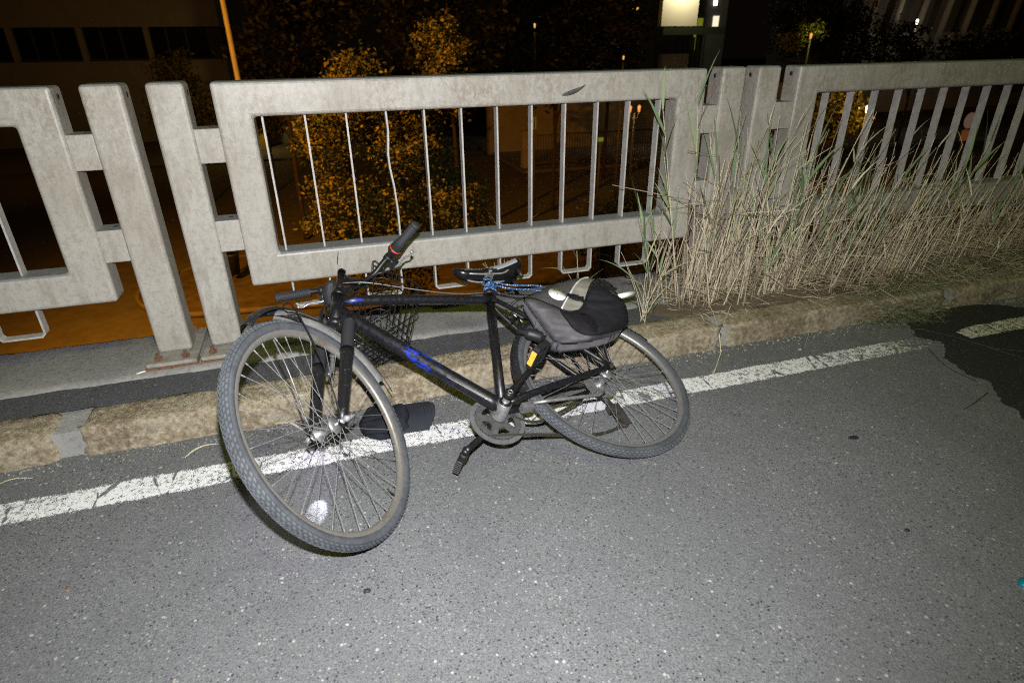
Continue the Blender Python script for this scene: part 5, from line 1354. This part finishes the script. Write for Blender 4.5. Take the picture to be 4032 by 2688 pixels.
# street bin and two bollards on the near bed
bn = empty('litter_bin', (-3.25, 21.5, ZG+.12), 'dark litter bin on a post seen under the corner of the middle railing', 'litter bin')
mb = MB(); mb.tube([(-3.52, 21.5, ZG+.1), (-3.52, 21.5, ZG+1.25)], .04, 8); mb.build('post', M['fence_m'], bn)
mb = MB(); mb.lathe((-3.22, 21.45, ZG+.32), (0, 0, 1), [(0, 0), (.16, 0), (.23, .66), (.25, .68), (.25, .72), (.20, .74), (.17, .70), (0, .69)], 20); mb.build('bucket', M['bin'], bn)
mb = MB(); quadbox(mb, (-3.45, 21.3, 0), (1, 0), .5, .34, ZG+1.12, ZG+1.20); mb.build('hood', M['bin'], bn)
for x, y, lb in ((-5.35, 22.4, 'small dark bollard between the two left-hand posts'), (-6.5, 33.5, 'dark bollard further back on the street, between the left-hand posts')):
    mb = MB(); mb.lathe((x, y, ZG), (0, 0, 1), [(0, 0), (.09, 0), (.07, .8), (.09, .85), (.06, .95), (0, .98)], 12); tag(mb.build('bollard', M['fence_m']), lb, 'bollard')
# steel fence on the far pavement with a lit wall behind its right end
fn = empty('fence', (21, 37, ZG+.16), 'steel bar fence on the far pavement behind the right half of the middle railing', 'fence')
mb = MB(); mb.box((12.5, 36.96, -3.95), (34.5, 37.04, -3.87)); mb.build('top_rail', M['fence_m'], fn)
mb = MB(); mb.box((12.5, 36.96, -5.62), (34.5, 37.04, -5.55)); mb.build('bottom_rail', M['fence_m'], fn)
base = None
for k in range(122):
    x = 12.6+k*.18
    if base is None: mb = MB(); mb.box((-.022, -.022, -5.6), (.022, .022, -3.9)); base = mb.build('fence_bar', M['fence_m']); base.parent = fn; base.location = (x-21, 0, -ORG[fn.name].z); 
    else: c_ = base.copy(); COL.objects.link(c_); c_.parent = fn; c_.location = (x-21, 0, -ORG[fn.name].z)
mb = MB(); mb.box((12.3, 36.9, ZG+.1), (12.7, 37.3, -3.6)); mb.build('end_post', M['wall_cream'], fn)
o = MB(); o.box((12, 43.5, ZG), (46, 44.2, -1.9)); tag(o.build('garden_wall', M['wall_cream']), 'pale wall behind the steel fence, warm lit at its right end', 'wall')
# twin lantern
def lantern(x, y, z, label, power, twin=True, col=(1.0, .62, .22), bulb='sodium'):
    r_ = empty('street_lantern', (x, y, ZG), label, 'lantern')
    mb = MB(); mb.tube([(x, y, ZG), (x, y, z-.25)], [.06, .04], 10); mb.build('pole', M['fence_m'], r_)
    for s in ((-1, 1) if twin else (0,)):
        if s: mb = MB(); mb.tube(spline([(x, y, z-.45), (x+.15*s, y, z-.5), (x+.26*s, y, z-.25)], 4), .022, 6); mb.build('arm', M['fence_m'], r_)
        g_ = .5 if power < 5 else 1.0
        mb = MB(); mb.lathe((x+.26*s, y, z-.2*g_), (0, 0, 1), [(0, 0), (.05*g_, 0), (.09*g_, .28*g_), (.03*g_, .34*g_), (0, .36*g_)], 10); mb.build('glass', M[bulb], r_)
    lamp_point('lantern_light', (x, y-.5, z+.1), power, col, .12)
M['bulb_dim'] = m_emit('dim_lantern_glass', (1.0, .36, .08), .9)
lantern(16.15, 30, -1.85, 'dim twin lantern on a dark pole seen between the last bars of the middle railing', 30, bulb='bulb_dim')
M['bulb_hot'] = m_emit('bright_lantern_glass', (1.0, .62, .18), 9)
lantern(26.3, 25, -1.85, 'bright orange lantern shining among leaves behind the right-hand railing', 260, False, (1.0, .5, .10), 'bulb_hot')
lantern(24.0, 39.0, -2.4, 'dim low lantern in front of the pale wall behind the fence', 60, False, (1.0, .6, .25), 'bulb_dim')
# signs
def sign(x, y, z, w, h_, mat, label, disc=False):
    r_ = empty('sign', (x, y, ZG), label, 'sign'); mb = MB(); mb.tube([(x, y+.06, ZG), (x, y+.06, z)], .04, 8); mb.build('pole', M['fence_m'], r_)
    mb = MB()
    if disc: mb.lathe((x, y, z), (0, -1, 0), [(0, .02), (w, .02), (w, 0), (0, 0)], 24)
    else: mb.box((x-w/2, y-.02, z-h_/2), (x+w/2, y+.02, z+h_/2))
    mb.build('panel', M[mat], r_); return r_
sign(9.15, 26, -1.85, .24, .50, 'lit_green', 'yellow-green lit panel seen behind the middle railing right of its centre')
sign(12.4, 26, -2.70, .24, .17, 'lit_green', 'tiny yellow-green plate low behind the middle railing bars')
sign(.42, 28, -1.45, .42, .62, 'lit_green', 'faint green panel behind the leaves of the orange-lit tree')
sg = sign(33.4, 25, -2.72, .40, 0, 'lit_disc', 'round pale sign with a small orange panel below it, behind the right-hand railing', True)
mb = MB(); mb.box((33.1, 24.97, -3.75), (33.75, 25.02, -3.2)); mb.build('lower_panel', m_emit('orange_panel', (.55, .16, .04), .16), sg)
# the lit building at the upper right
b = empty('building', (28, 50, ZG), 'building with a bright white lit wall panel and a few lit windows', 'building')
O_ = (21.5, 47.5, 0); EX = (1, 0)
mb = MB(); quadbox(mb, O_, EX, 11.8, 8, ZG, 12); mb.build('wall', M['wall_dark'], b)
mb = MB(); quadbox(mb, (26.1, 45.3, 0), EX, 3.05, .5, 2.25, 9); mb.build('white_panel', simple('white_wall_panel', (.74, .70, .56), .8), b)
lamp_spot('wall_light', (27.7, 43.9, 5.3), (27.6, 45.3, 4.1), 520, (1.0, .88, .58), 165, .5)
mb = MB(); quadbox(mb, (25.9, 44.6, 0), EX, 5.4, .9, 1.65, 2.15); mb.build('canopy', simple('dark_green_canopy', (.03, .05, .02), .7), b)
for x0, z0, w, h_, mt in ((24.1, 3.2, .16, .75, 'lit_amber'), (24.42, 3.35, .14, .7, 'lit_amber'), (24.7, 3.4, .14, .65, 'lit_amber'), (25.05, 3.0, .16, 1.0, 'lit_amber'), (31.9, 3.75, .26, 1.2, 'lit_white_hot'), (32.0, 2.25, .5, .75, 'lit_white'), (30.6, 2.3, .45, .55, 'lit_green'), (30.4, .55, .14, 1.2, 'lit_green')):
    mb = MB(); quadbox(mb, (x0, 47.38, 0), EX, w, .1, z0, z0+h_); mb.build('window', M[mt], b)
mb = MB(); quadbox(mb, (26.4, 45.2, 0), EX, 2.3, .6, -1.3, .35); mb.build('lower_wall', M['wall_cream'], b)
for k in range(6):
    mb = MB(); quadbox(mb, (29.1+k*.42, 47.3, 0), EX, .10, .12, -1.6, 1.5); mb.build('door_bar', M['fence_m'], b)
# lamp in a small leafy tree
tree('t', 31.0, 35, ZG, 5.5, [((29.6, 35, 1.15), (1.2, .6, .5)), ((31.0, 35, 1.75), (.9, .6, .45))], 1700, .085, M['foliage'], 'small tree with a lamp glowing yellow-green among its leaves', DT, seed=71, tr=.08, limbs=2)
lantern(30.55, 34.6, 1.45, 'lamp on a pale pole inside the small yellow-green lit tree', 26, False, (.95, 1.0, .18), 'bulb_dim')
# building with slanting fins, far right, and its wall lamp
b = empty('building', (50, 44, ZG), 'dim grey building with tall slanting fins at the upper right corner', 'building')
mb = MB(); quadbox(mb, (40.5, 43, 0), EX, 26, 8, ZG, 12); mb.build('wall', M['wall_dark'], b)
mb = MB(); quadbox(mb, (41.0, 42.6, 0), EX, 25, .4, -4.4, 1.6); mb.build('lower_wall', M['wall_grey'], b)
for k in range(7):
    x = 42.0+k*2.5; mb = MB(); a = Vector((x, 42.1, -1.0)); e = Vector((x+1.5, 42.1, 9)); mb.tube([a, e], .30, 4, up=(0, 1, 0)); mb.build('fin', M['wall_grey'], b)
lantern(44.9, 40, 2.35, 'white lamp above a dark spreading tree at the upper right', 120, False, (1.0, .8, .5), 'lit_white_hot')
lamp_spot('sodium_light', (52, 36, 5), (48, 42.5, 1), 140, (1.0, .72, .42), 120, .9)
for x, y, z, lb in ((9.2, 26, 1.9, 'tiny yellow lamp above the middle of the middle railing'), (14.3, 28, .60, 'tiny yellow lamp just above the railing left of the lit building')):
    lantern(x, y, z, lb, .6, False, (1.0, .85, .2), 'lit_amber')
